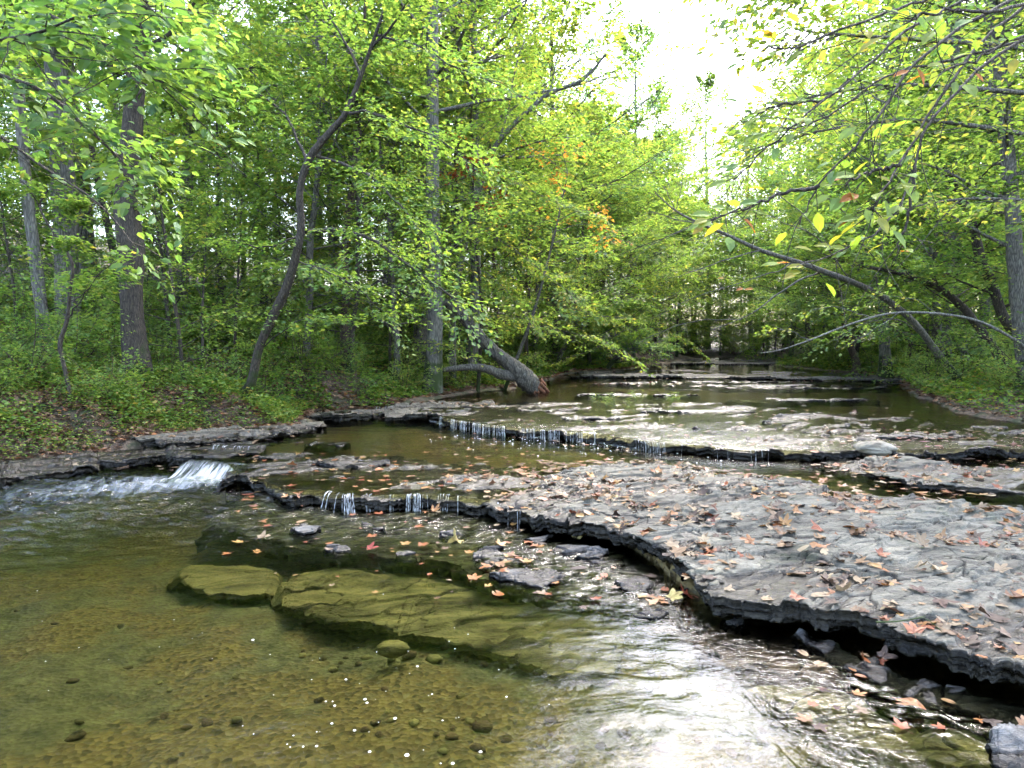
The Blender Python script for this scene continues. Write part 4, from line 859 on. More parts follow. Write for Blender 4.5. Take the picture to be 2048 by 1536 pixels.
# understory trees reaching over the water in the middle and right of the view
for (px, y, k, s) in [(790, 18.5, 'U1', .9), (925, 23, 'U0', 1.0), (1000, 26.5, 'U2', 1.05), (1070, 31, 'U1', 1.1), (1160, 38, 'U0', 1.15), (1220, 46, 'U1', 1.1), (700, 17.5, 'U0', .8),
                      (1700, 34, 'U1', 1.1), (1640, 41, 'U1', 1.1), (1760, 28, 'U2', .95), (1880, 23, 'U1', .95), (2010, 25, 'U0', .95), (1580, 50, 'U0', 1.2), (2200, 15, 'U2', .8), (1262, 48, 'U1', 1.65), (1306, 58, 'U2', 1.7), (1345, 66, 'U0', 1.6), (1180, 42, 'U2', 1.5), (1530, 60, 'U1', 1.6)]:
    x = (px - 1024) / F * y; auto(k, x, y, s)
scatter(44, ['P0', 'P1'], -1, 12, 36, .9, 18, 1.1, .6, 1.2)
scatter(18, ['P0', 'P1'], 1, 12, 34, .6, 8, 1.2, .6, 1.1)
scatter(120, ['S0', 'S1', 'S2'], -1, 10.5, 40, .7, 14, .8, .55, 1.1, 1.5)
scatter(60, ['S0', 'S1', 'S2'], 1, 12.0, 44, .3, 7, .8, .55, 1.1, 1.4)
scatter(34, ['S0', 'S1', 'S2'], 0, 66, 71, 8, 32, .8, 1.4, 2.4)

# ---- the trees one can single out
def custom(label, path, d, radpx, bark, leafm, limbs=(), auto_limbs=0, al=(.4, 2.2, .05), size=.1, seed=1, kind='diamond', name='tree', ext=None, k=12, lump=.14, d1=None, extra=None, patch=0., nlf=34):
    """path in picture columns and rows at distance d (to d1 at the tip); radpx radius in picture pixels"""
    n = len(path); ds = np.linspace(d, d1 if d1 else d, n)
    pts = [P(a, b, dd) for (a, b), dd in zip(path, ds)]
    rr = [r * dd / F for r, dd in zip(radpx, ds)]
    zg = float(ground_z(pts[0][0], pts[0][1]))
    base = pts[0].copy(); base[2] = zg
    if pts[0][2] > zg - .05:
        pts = [pts[0] + [0, 0, zg - .2 - pts[0][2]]] + pts; rr = [rr[0] * 1.35] + rr
    if ext:
        for e in ext: pts.append(pts[-1] + np.array(e[:3])); rr.append(e[3])
    arr = smooth_path(np.concatenate([np.array(pts), np.array(rr)[:, None]], 1), 42)
    T = Tubes(); L = Leaves(); gg = np.random.default_rng(seed)
    T.add(arr[:, :3], np.maximum(arr[:, 3], .004), k, lump)
    for lb in limbs:
        pth, r0, r1, ntw, nl_, sub = lb[:6]
        q = np.array([P(a, b, c) for a, b, c in pth]); q = smooth_path(q, 12) if len(q) > 2 else interp_curve(q, 8)
        q = q + gg.normal(0, .012, q.shape); 
        T.add(q, np.linspace(r0, r1, len(q)), 6, .1)
        if ntw: leafy_limb(T, L, None, None, np.linalg.norm(q[-1] - q[0]), r0 * .8, gg, ntw, nl_, size, sub=sub, path=q, wood=False, patch=patch)
        # fine twigs
        for _ in range(ntw // 2 + 2):
            i = int(gg.integers(2, len(q) - 1)); dd = q[i] - q[i - 1]; dd = dd / np.linalg.norm(dd) + gg.normal(0, .6, 3)
            T.add(branch(q[i], dd, gg.uniform(.3, 1.) * sub * 2, 5, gg, .15, .05), np.linspace(r1 * .8, r1 * .3, 5), 4)
    for j in range(auto_limbs):
        f = al[0] + (1 - al[0]) * (j + gg.uniform()) / auto_limbs; i = min(int(f * 41), 40)
        az = j * 2.4 + gg.normal(0, .4); el = gg.uniform(.0, .6)
        leafy_limb(T, L, arr[i, :3], np.array([math.cos(az) * math.cos(el), math.sin(az) * math.cos(el), math.sin(el)]), al[1] * gg.uniform(.6, 1.1) * (1.15 - .5 * f), max(arr[i, 3] * .3, .008), gg, 11, nlf, size, up=.1, sub=.4, patch=patch)
    return finish_tree(name, T, L, base, bark, leafm, label, None, kind, extra=extra)

custom('thick dark-barked tree with mossy foot above the left rock shelf', [(278, 768), (270, 700), (263, 600), (262, 500), (252, 400), (258, 330), (266, 230), (276, 120), (286, 30), (292, -60)], 13,
       [31, 25, 22, 25, 21, 20, 18, 17, 15, 14], 'bark_dark', 'leaf', auto_limbs=16, al=(.62, 3.2), size=.12, seed=31, ext=[(0.3, .2, 2.5, .1), (.2, .1, 3, .04)], k=20, lump=.16)
custom('curved dark tree bending right over the creek from the left bank', [(487, 825), (484, 795), (503, 765), (517, 700), (545, 635), (578, 560), (602, 462), (599, 385), (618, 318), (662, 262), (692, 225), (722, 150), (742, 95), (768, 20)], 13,
       [15, 11.5, 9.6, 8.8, 9.2, 9.2, 7.4, 7, 7.4, 6, 5.6, 4.4, 3.6, 2.8], 'bark_dark', 'leaf', d1=11.8,
       limbs=[([(603, 462, 12.6), (660, 458, 12.3), (740, 478, 11.6), (830, 540, 11), (930, 620, 10.6)], .045, .01, 22, 46, .34),
              ([(600, 468, 12.6), (560, 490, 12.3), (510, 492, 12), (450, 478, 11.6)], .02, .006, 8, 26, .4),
              ([(632, 312, 12.4), (720, 340, 11.8), (790, 400, 11.2), (850, 470, 10.8)], .03, .008, 18, 44, .38),
              ([(612, 330, 12.4), (600, 290, 12.6), (560, 220, 12.8), (480, 170, 12.6), (400, 150, 12.4)], .03, .008, 18, 46, .38),
              ([(692, 226, 12.1), (740, 225, 11.8), (860, 270, 11.2), (960, 340, 10.8)], .03, .008, 18, 44, .38),
              ([(722, 152, 12.), (700, 100, 12.1), (660, 30, 12.2), (620, -40, 12.3)], .025, .008, 14, 44, .45),
              ([(742, 96, 11.9), (800, 30, 11.6), (840, -60, 11.4)], .025, .008, 14, 44, .45),
              ([(752, 70, 11.9), (830, 90, 11.4), (900, 130, 11), (1000, 170, 10.8)], .022, .008, 16, 40, .4),
              ([(590, 520, 12.6), (690, 560, 11.8), (780, 640, 11.4)], .018, .006, 12, 40, .4),
              ([(520, 700, 12.8), (600, 640, 12.2), (680, 640, 11.8)], .012, .005, 8, 34, .4)], size=.085, seed=32, k=16, patch=.05)
custom('stout pale-grey ridged trunk on the slope at far left', [(140, 730), (136, 640), (134, 560), (132, 470), (128, 380), (122, 300), (116, 200), (110, 80), (104, -40)], 17, [27, 23, 22, 22, 22, 20, 19, 18, 16], 'bark_pale', 'leaf', auto_limbs=14, al=(.66, 3.4), size=.12, seed=33, k=20, ext=[(0, 0, 3, .12), (.2, 0, 3, .05)])
custom('slim pale trunk leaning left beside the stout pale trunk', [(92, 705), (84, 630), (76, 560), (66, 480), (56, 400), (46, 300), (38, 180), (28, 60), (22, -50)], 15, [13, 12, 11.5, 11, 10.5, 10, 9, 8.5, 8], 'bark_pale', 'leaf_yellow', auto_limbs=12, al=(.6, 2.6), size=.11, seed=34, k=14, ext=[(0, 0, 3, .04)])
custom('thin dark sapling with a forked crooked stem in front of the pale trunks', [(140, 795), (130, 740), (120, 690), (134, 640), (140, 580), (144, 525), (110, 470), (80, 415), (96, 380)], 10.8, [4.5, 4, 4.5, 3.8, 3.4, 3, 2.2, 1.8, 1.2], 'bark_dark', 'leaf',
       limbs=[([(134, 640, 10.8), (160, 600, 10.6), (190, 562, 10.5), (228, 525, 10.3)], .014, .004, 8, 22, .4), ([(80, 415, 10.8), (60, 380, 10.6), (30, 350, 10.4)], .01, .004, 6, 24, .5)], auto_limbs=5, al=(.5, 1.1), size=.08, seed=35, k=8)
custom('straight grey mottled trunk midway between the dark tree and the curved tree', [(360, 640), (366, 540), (370, 440), (376, 340), (384, 240), (386, 150), (394, 50), (402, -50)], 22, [14, 13, 12.5, 12, 11, 11, 9, 8], 'bark_grey', 'leaf_yellow', auto_limbs=16, al=(.45, 3.4), size=.12, seed=36, k=14, ext=[(0, 0, 4, .05)])
custom('thin dark tree leaning left just behind the dark tree', [(254, 620), (238, 560), (222, 480), (208, 420), (196, 360), (184, 300), (176, 220)], 18, [9, 8, 7, 6.5, 6, 5, 4], 'bark_dark', 'leaf', auto_limbs=12, al=(.4, 2.4), size=.11, seed=37, k=10, ext=[(-.3, 0, 2, .02)])
custom('brown crooked pole right of the curved tree', [(690, 640), (692, 560), (690, 500), (696, 430), (708, 350), (713, 270), (716, 180)], 18, [9, 8, 7, 7, 6.5, 5.5, 5], 'bark_brown', 'leaf_yellow', auto_limbs=12, al=(.5, 2.6), size=.11, seed=38, k=10, ext=[(.3, 0, 3, .02)])
custom('thick grey trunk rising behind the broken log', [(846, 745), (842, 660), (843, 580), (846, 500), (850, 420), (852, 340), (856, 240), (862, 120), (866, -20)], 21, [17, 15, 14.5, 14, 13.5, 13, 12, 11, 10], 'bark_grey', 'leaf', auto_limbs=16, al=(.45, 3.6), size=.12, seed=39, k=16, ext=[(0, 0, 4, .06)])
custom('grey trunk forked in two near the top of the view', [(905, 560), (912, 450), (918, 340), (922, 220), (920, 140), (912, 60), (905, -20)], 25, [14, 13, 12, 11.5, 9, 8, 7], 'bark_grey', 'leaf_yellow', limbs=[([(922, 200, 25), (930, 110, 25), (936, 50, 25), (945, -60, 25)], .17, .08, 0, 0, .3)], auto_limbs=18, al=(.35, 4.0), size=.13, seed=40, k=14, ext=[(0, 0, 4, .04)])
custom('pale smooth pole leaning far right over the creek behind the curved tree', [(905, 640), (918, 545), (938, 455), (960, 375), (984, 305), (1015, 262), (1050, 228), (1100, 186), (1165, 160), (1212, 108)], 20.5, [7, 6.4, 6, 5.4, 5, 4.8, 4.4, 4, 3.4, 2], 'bark_pale', 'leaf_yellow', d1=18.5,
       limbs=[([(960, 372, 19.8), (985, 345, 19.7), (1080, 390, 19.2), (1200, 440, 19.0)], .02, .006, 16, 44, .3), ([(1050, 228, 19.2), (1120, 215, 19.0), (1180, 225, 18.8)], .015, .005, 12, 40, .5),
              ([(1000, 280, 19.6), (1020, 200, 19.8), (1040, 100, 19.8), (1100, 20, 19.8)], .03, .008, 18, 44, .36), ([(1100, 186, 19.0), (1120, 100, 19.0), (1170, 20, 19.0)], .02, .006, 14, 44, .4),
              ([(1165, 160, 18.8), (1215, 90, 18.6), (1222, 30, 18.6), (1225, -80, 18.6)], .014, .004, 12, 36, .3), ([(1205, 90, 18.6), (1240, 86, 18.5), (1290, 84, 18.4), (1348, 86, 18.3)], .012, .004, 5, 9, .5), ([(1120, 60, 19.0), (1160, -60, 19.0), (1200, -200, 19.0)], .02, .006, 16, 44, .34), ([(940, 450, 20.0), (1000, 480, 19.6), (1080, 540, 19.2), (1160, 600, 19.0)], .02, .006, 18, 44, .35),
              ([(925, 520, 20.0), (990, 560, 19.4), (1060, 640, 19.0)], .018, .006, 14, 42, .4)], size=.115, seed=41, k=12)
# right bank
custom('dark leaning tree arching left over the creek from the right bank', [(1928, 778), (1905, 745), (1870, 700), (1825, 642), (1762, 592), (1700, 562), (1645, 542), (1590, 522), (1520, 500), (1450, 468), (1400, 447), (1352, 422), (1310, 385)], 19.5,
       [8.6, 7.4, 6.9, 6.5, 6.1, 5.7, 5.3, 4.7, 4, 3.3, 2.6, 1.8, .9], 'bark_grey', 'leaf_yellow', d1=17,
       limbs=[([(1645, 542, 18.4), (1600, 560, 18.2), (1540, 600, 18), (1480, 640, 18), (1420, 660, 18)], .03, .006, 0, 0, .4), ([(1590, 522, 18.2), (1560, 540, 18), (1500, 560, 17.8), (1400, 590, 17.6), (1300, 640, 17.4)], .02, .004, 0, 0, .5),
              ([(1520, 500, 17.8), (1450, 520, 17.6), (1380, 545, 17.4), (1330, 560, 17.4)], .02, .004, 0, 0, .4), ([(1400, 447, 17.3), (1350, 440, 17.2), (1300, 425, 17.1), (1270, 440, 17)], .014, .003, 0, 0, .4),
              ([(1352, 422, 17.1), (1330, 380, 17), (1290, 330, 17)], .012, .003, 0, 0, .4), ([(1352, 422, 17.1), (1362, 380, 17), (1368, 330, 17)], .01, .003, 0, 0, .3),
              ([(1450, 468, 17.5), (1430, 430, 17.3), (1445, 380, 17.2)], .01, .003, 0, 0, .3), ([(1400, 447, 17.3), (1340, 470, 17), (1290, 500, 16.9), (1240, 540, 16.8)], .012, .003, 0, 0, .5), ([(1480, 640, 18), (1400, 640, 17.8), (1320, 665, 17.6), (1270, 690, 17.5)], .012, .003, 0, 0, .5), ([(1760, 592, 19), (1740, 520, 18.8), (1700, 440, 18.5), (1640, 380, 18.2)], .03, .008, 14, 40, .35), ([(1700, 562, 18.8), (1640, 480, 18.2), (1560, 440, 17.8), (1500, 420, 17.6)], .02, .006, 6, 16, .35),
              ([(1870, 700, 19.4), (1800, 640, 19.2), (1720, 650, 19), (1650, 690, 18.6)], .02, .005, 8, 26, .35)], size=.1, seed=51, k=14)
custom('tall grey spotted trunk at the right edge', [(2052, 740), (2040, 640), (2032, 540), (2026, 440), (2018, 340), (2008, 240), (2000, 140), (1994, 20), (1990, -60)], 15, [17, 15, 14.5, 13.5, 12.5, 12, 11.5, 10.5, 10], 'bark_grey', 'leaf', auto_limbs=20, al=(.3, 3.0), size=.1, seed=52, k=16, ext=[(0, 0, 3, .06)])
custom('dark trunk slanting left in front of the spotted trunk', [(2062, 700), (2010, 640), (1985, 570), (1962, 520), (1945, 450), (1925, 400), (1890, 340), (1860, 300)], 16.5, [12, 10, 9.5, 9, 8, 7, 5, 4], 'bark_dark', 'leaf', auto_limbs=16, al=(.3, 2.4), size=.1, seed=53, k=12, patch=-.1)
custom('second dark trunk slanting left nearer the leaning tree', [(2010, 735), (1975, 680), (1930, 620), (1890, 585), (1840, 560), (1790, 545), (1740, 535)], 17.5, [10, 8.5, 7.5, 6.5, 5.5, 4, 3], 'bark_dark', 'leaf', auto_limbs=12, al=(.35, 2.2), size=.1, seed=54, k=12)
custom('broad pale trunk with mossy flanks behind the leaning tree', [(1922, 740), (1916, 680), (1912, 620), (1908, 540), (1905, 440), (1900, 320), (1896, 180)], 25, [19, 15, 14, 13, 12, 11, 10], 'bark_pale', 'leaf_yellow', auto_limbs=18, al=(.35, 3.6), size=.12, seed=55, k=16, ext=[(0, 0, 4, .06), (0, 0, 3, .03)])
custom('thin pale sapling arching far left from the right edge over the water', [(2090, 760), (2060, 705), (2010, 668), (1950, 640), (1880, 628), (1800, 625), (1740, 636), (1680, 656), (1620, 680), (1560, 700), (1520, 706)], 14.5, [4.2, 3.6, 3.1, 2.8, 2.6, 2.3, 2.1, 1.8, 1.5, 1.1, .7], 'bark_pale', 'leaf_yellow', d1=13.5,
       limbs=[([(1740, 636, 14), (1680, 615, 13.8), (1620, 620, 13.7)], .01, .003, 4, 14, .4), ([(1620, 680, 13.7), (1570, 660, 13.6), (1530, 665, 13.5)], .008, .003, 3, 12, .4), ([(1880, 628, 14.2), (1830, 600, 14), (1770, 590, 13.9)], .008, .003, 5, 14, .4), ([(1800, 625, 14), (1760, 650, 13.8), (1700, 690, 13.7)], .008, .003, 4, 12, .4)], size=.08, seed=56, k=10)
custom('crooked thin trunk between the leaning tree and the bend', [(1712, 725), (1700, 690), (1690, 650), (1680, 600), (1672, 540), (1660, 470)], 31, [8, 7, 6.5, 6, 5, 4], 'bark_brown', 'leaf_yellow', auto_limbs=16, al=(.3, 3.6), size=.13, seed=57, k=10, ext=[(0, 0, 3, .05)])
for i, (a, lab) in enumerate([([(1112, 742), (1125, 700), (1150, 672), (1172, 640), (1186, 610)], 'thin slanting stem leaning right on the far left bank'), ([(1218, 732), (1235, 715), (1262, 696), (1285, 680)], 'low slanting branchy tree at the waterline beyond the log'),
                              ([(1090, 748), (1140, 715), (1172, 680), (1200, 640), (1240, 600)], 'long thin stem slanting over the water beyond the log')]):
    custom(lab, a, 31 + i * 3, [5, 4.5, 4, 3.5, 2.6][:len(a)], 'bark_grey', 'leaf', auto_limbs=12, al=(.3, 3.0), size=.13, seed=60 + i, k=8)

# ---- the broken log
lp = [(1072, 778), (1055, 762), (1035, 742), (1012, 722), (985, 700), (955, 668), (930, 640), (905, 612), (870, 602), (830, 592), (795, 578), (762, 560)]
ld_ = np.linspace(20, 18.6, len(lp)); lr = [15, 19, 18, 13.5, 12, 11.5, 10.5, 9, 6.5, 5, 4.5, 3]
q = np.array([list(P(a, b, d)) + [r * d / F] for (a, b), d, r in zip(lp, ld_, lr)])
q = smooth_path(q, 90); T = Tubes(); T.add(q[:, :3], q[:, 3], 28, .22)
lr_ = empty('fallen_log', q[0, :3]); tag(lr_, 'broken grey log slanting from the left bank into the far pool', 'log')
b = np.array([P(a, c, d) for a, c, d in [(1028, 752, 19.7), (1000, 748, 19.5), (975, 738, 19.3), (940, 734, 19), (900, 738, 18.8), (868, 742, 18.7)]])
bs = smooth_path(b, 30); T2 = Tubes(); T2.add(bs, np.linspace(.16, .05, 30), 12, .2)
for T_, nm in ((T, 'trunk'), (T2, 'branch')):
    T_.v = [v - q[0, :3] for v in T_.v]; obj(nm, T_.mesh(nm), M['bark_log'], lr_)
T3 = Tubes(); gg = np.random.default_rng(3)
for i in range(26):     # torn splinters of the broken end
    a = gg.uniform(0, 6.28); rr = .30 * math.sqrt(gg.uniform(0, 1))
    t = q[0, :3] - q[6, :3]; t /= np.linalg.norm(t); s1 = np.cross(t, [0, 0, 1]); s1 /= np.linalg.norm(s1); s2 = np.cross(t, s1)
    p0 = q[2, :3] + s1 * rr * math.cos(a) + s2 * rr * math.sin(a)
    ln = .25 + .3 * gg.uniform() * (1.2 if math.sin(a) < 0 else .7)
    T3.add(np.array([p0, p0 + t * ln * .6, p0 + t * ln]) - q[0, :3], [.06, .045, .012], 6)
m, nt, out = new_mat('torn_wood'); pz = wpos(nt, (14, 14, 3)); nn = tex_noise(nt, 2, 4, .6, pz); cr = ramp(nt, [(.3, (.03, .014, .008)), (.5, (.16, .06, .03)), (.7, (.34, .17, .09))]); nt.links.new(nn.outputs[0], cr.inputs[0])
d_ = N(nt, 'ShaderNodeBsdfPrincipled'); d_.inputs['Roughness'].default_value = .8; nt.links.new(cr.outputs[0], d_.inputs['Base Color']); nt.links.new(d_.outputs[0], out.inputs[0]); M['torn'] = m
obj('torn_end', T3.mesh('torn_end'), M['torn'], lr_)

# ---- roots under the dark tree and the curved tree belong to the bank
for i, (pts, lab) in enumerate([([(250, 760, 12.9), (235, 790, 12.5), (215, 815, 12.2), (195, 838, 12)], 'pale exposed root running down from the dark tree'),
                                ([(478, 800, 12.9), (460, 820, 12.5), (440, 835, 12.3), (425, 838, 12.2)], 'short mossy root left of the curved tree foot'), ([(300, 775, 12.9), (330, 795, 12.5), (350, 820, 12.3)], 'dark root right of the dark tree foot')]):
    q_ = smooth_path(np.array([P(*a) for a in pts]), 16); T = Tubes(); T.add(q_, np.linspace(.07, .03, 16), 8, .25)
    tag(obj('root', T.mesh('root'), M['bark_log' if i == 0 else 'bark_dark']), lab, 'root', 'exposed roots')

# ---- red oak sprays and orange tints among the green
def spraytree(label, spots, base, bark, leafm, size, n, seed, spread=.35, kind='diamond'):
    gg = np.random.default_rng(seed); T = Tubes(); L = Leaves(); base = np.array(base)
    top = np.mean([P(*s[:3]) for s in spots], axis=0); 
    tr = smooth_path(np.array([base - [0, 0, .2], base * .6 + top * .4 + [.15, 0, 0], base * .2 + top * .8, top + [0, .1, .6]]), 20); T.add(tr, np.linspace(.06, .015, 20), 8, .1)
    for s in spots:
        p = P(*s[:3]); i = int(np.argmin(np.linalg.norm(tr - (p - [0, 0, .5]), axis=1)))
        q = smooth_path(np.array([tr[i], (tr[i] + p) / 2 + [0, 0, .1], p]), 8); T.add(q, np.linspace(.015, .004, 8), 5)
        for k in range(5):
            spray(L, p + gg.normal(0, spread * .5, 3) * [1, 1, .7], gg.normal(0, 1, 3) * [1, 1, .3] + [.5, 0, -.2], spread * 1.4, int(n * s[3] / 5), size, gg, width=.5)
    return finish_tree('tree', T, L, base, bark, leafm, label, None, kind)
spraytree('slender oak with dark red leaf clusters beside the leaning pole', [(915, 268, 19, .6), (925, 310, 19, 1), (965, 315, 19, .6), (940, 345, 19, .8), (985, 380, 19, 1), (975, 410, 19, 1.2), (865, 355, 19, .6), (1000, 440, 19, .4)],
          [P(955, 700, 20)[0], 20, float(ground_z(P(955, 700, 20)[0], 20))], 'bark_dark', 'leaf_red', .11, 60, 70, .28, 'star')
m_or = leaf_mat('leaf_orange', [(0, (.2, .16, .02)), (.5, (.34, .17, .03)), (1, (.42, .2, .05))]); M['leaf_orange'] = m_or
spraytree('small maple turning orange over the water beyond the log', [(1100, 350, 20, 1), (1120, 300, 20, .7), (1185, 420, 20, 1), (1200, 450, 20, 1), (1215, 475, 20, .8), (1105, 440, 20, .7), (1110, 380, 20, .6), (1050, 300, 20, .5)],
          [P(1040, 700, 21)[0] - .5, 21, float(ground_z(P(1040, 700, 21)[0] - .5, 21))], 'bark_grey', 'leaf_orange', .11, 60, 71, .35)

# ---- near tree on the left: leafy boughs across the upper left corner
gg = np.random.default_rng(90); T = Tubes(); L = Leaves()
nb = np.array([-8.2, 7.0, float(ground_z(-8.2, 7.0))])
tr = smooth_path(np.array([nb - [0, 0, .3], nb + [.1, 0, 1.5], nb + [.25, -.1, 3.2], nb + [.3, 0, 5.5], nb + [.2, .2, 8]]), 30); T.add(tr, np.linspace(.16, .06, 30), 14, .12)
for (pth, r0, ntw, nl_, sub) in [([(-260, 40, 7), (-60, 130, 6.4), (80, 180, 6), (190, 270, 5.7), (270, 350, 5.6)], .03, 26, 30, .3), ([(-260, -120, 6.6), (-40, -20, 6), (120, 40, 5.5), (240, 110, 5.2), (330, 170, 5.1)], .03, 30, 32, .3),
                                 ([(-240, 180, 7), (-40, 250, 6.6), (80, 330, 6.4), (200, 410, 6.2), (290, 520, 6.1)], .018, 8, 10, .25), ([(-200, -200, 6.4), (60, -90, 5.6), (240, -20, 5.2), (330, 40, 5)], .03, 22, 28, .3),
                                 ([(-240, 60, 6), (-60, 80, 5), (60, 70, 4.6), (160, 30, 4.4)], .022, 16, 22, .35)]:
    q = smooth_path(np.array([P(*a) for a in pth]), 14); i = int(np.argmin(np.abs(tr[:, 2] - q[0, 2] + .5)))
    T.add(smooth_path(np.array([tr[i], (tr[i] + q[0]) / 2 + [0, 0, .1], q[0]]), 8), np.linspace(r0 * 1.6, r0, 8), 7)
    T.add(q, np.linspace(r0, .005, 14), 6, .1)
    LN = np.linalg.norm(q[-1] - q[0])
    leafy_limb(T, L, None, None, LN, r0 * .8, gg, ntw, nl_, .1, sub=sub * .8, path=q, wood=False, patch=-.02, tilt=.5, start=.1)
    for _ in range(ntw):
        i = int(gg.integers(1, 13)); d = q[i] - q[i - 1]; d = d / np.linalg.norm(d) + gg.normal(0, .55, 3)
        T.add(branch(q[i], d, gg.uniform(.3, .9), 6, gg, .12, -.1), np.linspace(.005, .002, 6), 4)
finish_tree('tree', T, L, nb, 'bark_dark', 'leaf', 'near leafy tree hanging its boughs into the upper left corner', None, 'oval')

# ---- near tree on the right: thin twigs with large toothed leaves
gg = np.random.default_rng(91); T = Tubes(); L = Leaves()
nb = np.array([4.6, 2.6, float(ground_z(8., 2.6)) * 0 + .2])
tr = smooth_path(np.array([nb - [0, 0, .5], nb + [.0, 0, 1.2], nb + [-.2, 0, 2.4], nb + [-.3, .1, 4.4]]), 24); T.add(tr, np.linspace(.09, .04, 24), 12, .12)
hub = P(2200, -120, 3.0)
T.add(smooth_path(np.array([tr[10], (tr[10] + hub) / 2 + [0, 0, .15], hub]), 8), np.linspace(.04, .022, 8), 8)
def bigleaf(p, d, size, r, nrm=None):
    L.add(p[None], np.array([d]), np.array([nrm if nrm is not None else [gg.normal(0, .35), -.45 + gg.normal(0, .3), 1]]), np.array([size]), np.array([r]))
twigs = [([(2160, -60, 2.9), (1990, 60, 2.8), (1890, 180, 2.7), (1800, 330, 2.6), (1755, 400, 2.5), (1740, 440, 2.5)], 9), ([(2120, -40, 2.8), (1960, 30, 2.6), (1830, 130, 2.5), (1730, 270, 2.4), (1640, 370, 2.4), (1600, 450, 2.4)], 7),
         ([(2160, 0, 3.1), (1950, 150, 2.9), (1850, 260, 2.8), (1830, 330, 2.8), (1780, 440, 2.7), (1660, 510, 2.6), (1590, 535, 2.5)], 11), ([(2100, -80, 3.3), (1850, 40, 3.2), (1700, 160, 3.1), (1600, 240, 3.0), (1500, 330, 3.0), (1440, 400, 2.9)], 12),
         ([(2160, -80, 3), (1900, -20, 2.8), (1740, 40, 2.6), (1600, 90, 2.5), (1530, 95, 2.4)], 12), ([(2120, 60, 3.4), (1900, 120, 3.3), (1780, 150, 3.2), (1640, 240, 3.1), (1540, 260, 3.1)], 12),
         ([(2140, -20, 2.6), (2000, 20, 2.3), (1880, 20, 2.1), (1800, 50, 2.0)], 10), ([(2160, 20, 2.8), (2050, 70, 2.6), (1950, 120, 2.5), (1880, 140, 2.4)], 9), ([(1830, 330, 2.8), (1820, 420, 2.8), (1800, 480, 2.8), (1790, 520, 2.8)], 2),
         ([(1640, 370, 2.4), (1560, 390, 2.4), (1480, 420, 2.4), (1420, 440, 2.4)], 6), ([(1700, 160, 3.1), (1640, 200, 3.1), (1560, 210, 3.1), (1480, 250, 3.1)], 6), ([(1800, 330, 2.6), (1720, 350, 2.6), (1690, 370, 2.5)], 5)]
for pth, nl_ in twigs:
    q = smooth_path(np.array([P(*a) for a in pth]), 26) + gg.normal(0, .004, (26, 3))
    if pth[0][0] > 2090: T.add(np.array([hub, q[0]]), [.016, .008], 6)
    T.add(q, np.linspace(.0075, .002, 26), 5)
    for k in range(nl_ * 2):
        f = .25 + .75 * gg.uniform() ** .7; i = min(int(f * 25), 24); d = q[i + 1] - q[i] if i < 25 else q[-1] - q[-2]; d = d / (np.linalg.norm(d) + 1e-9)
        dd = d + gg.normal(0, .7, 3) + [-.25, 0, -.1]; dd[2] *= .6; dd /= np.linalg.norm(dd)
        p2 = q[i] + dd * gg.uniform(.02, .14); T.add(np.array([q[i], p2]), [.0018, .001], 3)
        bigleaf(p2, dd, gg.uniform(.045, .085), float(np.clip(gg.normal(.5, .25), 0, 1)))
    for _ in range(4):
        i = int(gg.integers(6, 25)); T.add(branch(q[i], (q[i] - q[i - 3]) / .1 + gg.normal(0, .5, 3), gg.uniform(.15, .5), 6, gg, .15, -.2), np.linspace(.002, .001, 6), 3)
# clusters one can recognise
for (px, py, d, s, r, dx, dz) in [(1688, 352, 2.5, .1, .5, -1, -.1), (1735, 352, 2.5, .085, .6, .8, -.25), (1700, 395, 2.5, .085, .97, -.9, -.3), (1800, 375, 2.5, .07, .7, .6, .1), (1815, 385, 2.5, .06, .6, .7, -.6), (1775, 360, 2.5, .055, .8, -.5, .2),
                                  (1700, 438, 2.5, .07, .45, -1, -.1), (1735, 430, 2.5, .07, .5, .3, -.8), (1770, 430, 2.5, .06, .6, .8, -.1), (1595, 532, 2.5, .06, .8, -1, .1), (1590, 545, 2.5, .06, .75, -1, -.05), (1580, 552, 2.5, .055, .85, -1, -.3),
                                  (1440, 415, 2.4, .05, .5, -1, .1), (1500, 428, 2.4, .05, .7, -1, 0), (1520, 425, 2.4, .045, .6, 1, -.2), (1870, 208, 2.6, .06, .75, -.3, -.7), (1805, 145, 2.4, .055, .95, -1, -.3), (1840, 150, 2.4, .06, 1., .4, -.9),
                                  (1500, 578, 2.6, .035, .92, -1, 0), (1480, 578, 2.6, .03, .95, -1, -.3), (1443, 556, 2.6, .025, .9, -1, 0), (1650, 490, 2.5, .06, .75, -1, .1), (1675, 495, 2.5, .06, .7, .9, .1), (1700, 480, 2.5, .05, .65, .8, .3)]:
    p = P(px, py, d); bigleaf(p - np.array([dx, 0, dz]) * s * .4, [dx, gg.normal(0, .3), dz], s, r, [gg.normal(0, .2), -.75, .8])
finish_tree('tree', T, L, nb, 'bark_dark', 'leaf_near', 'near tree with large toothed yellow-green leaves on drooping twigs, upper right', None, 'oval')

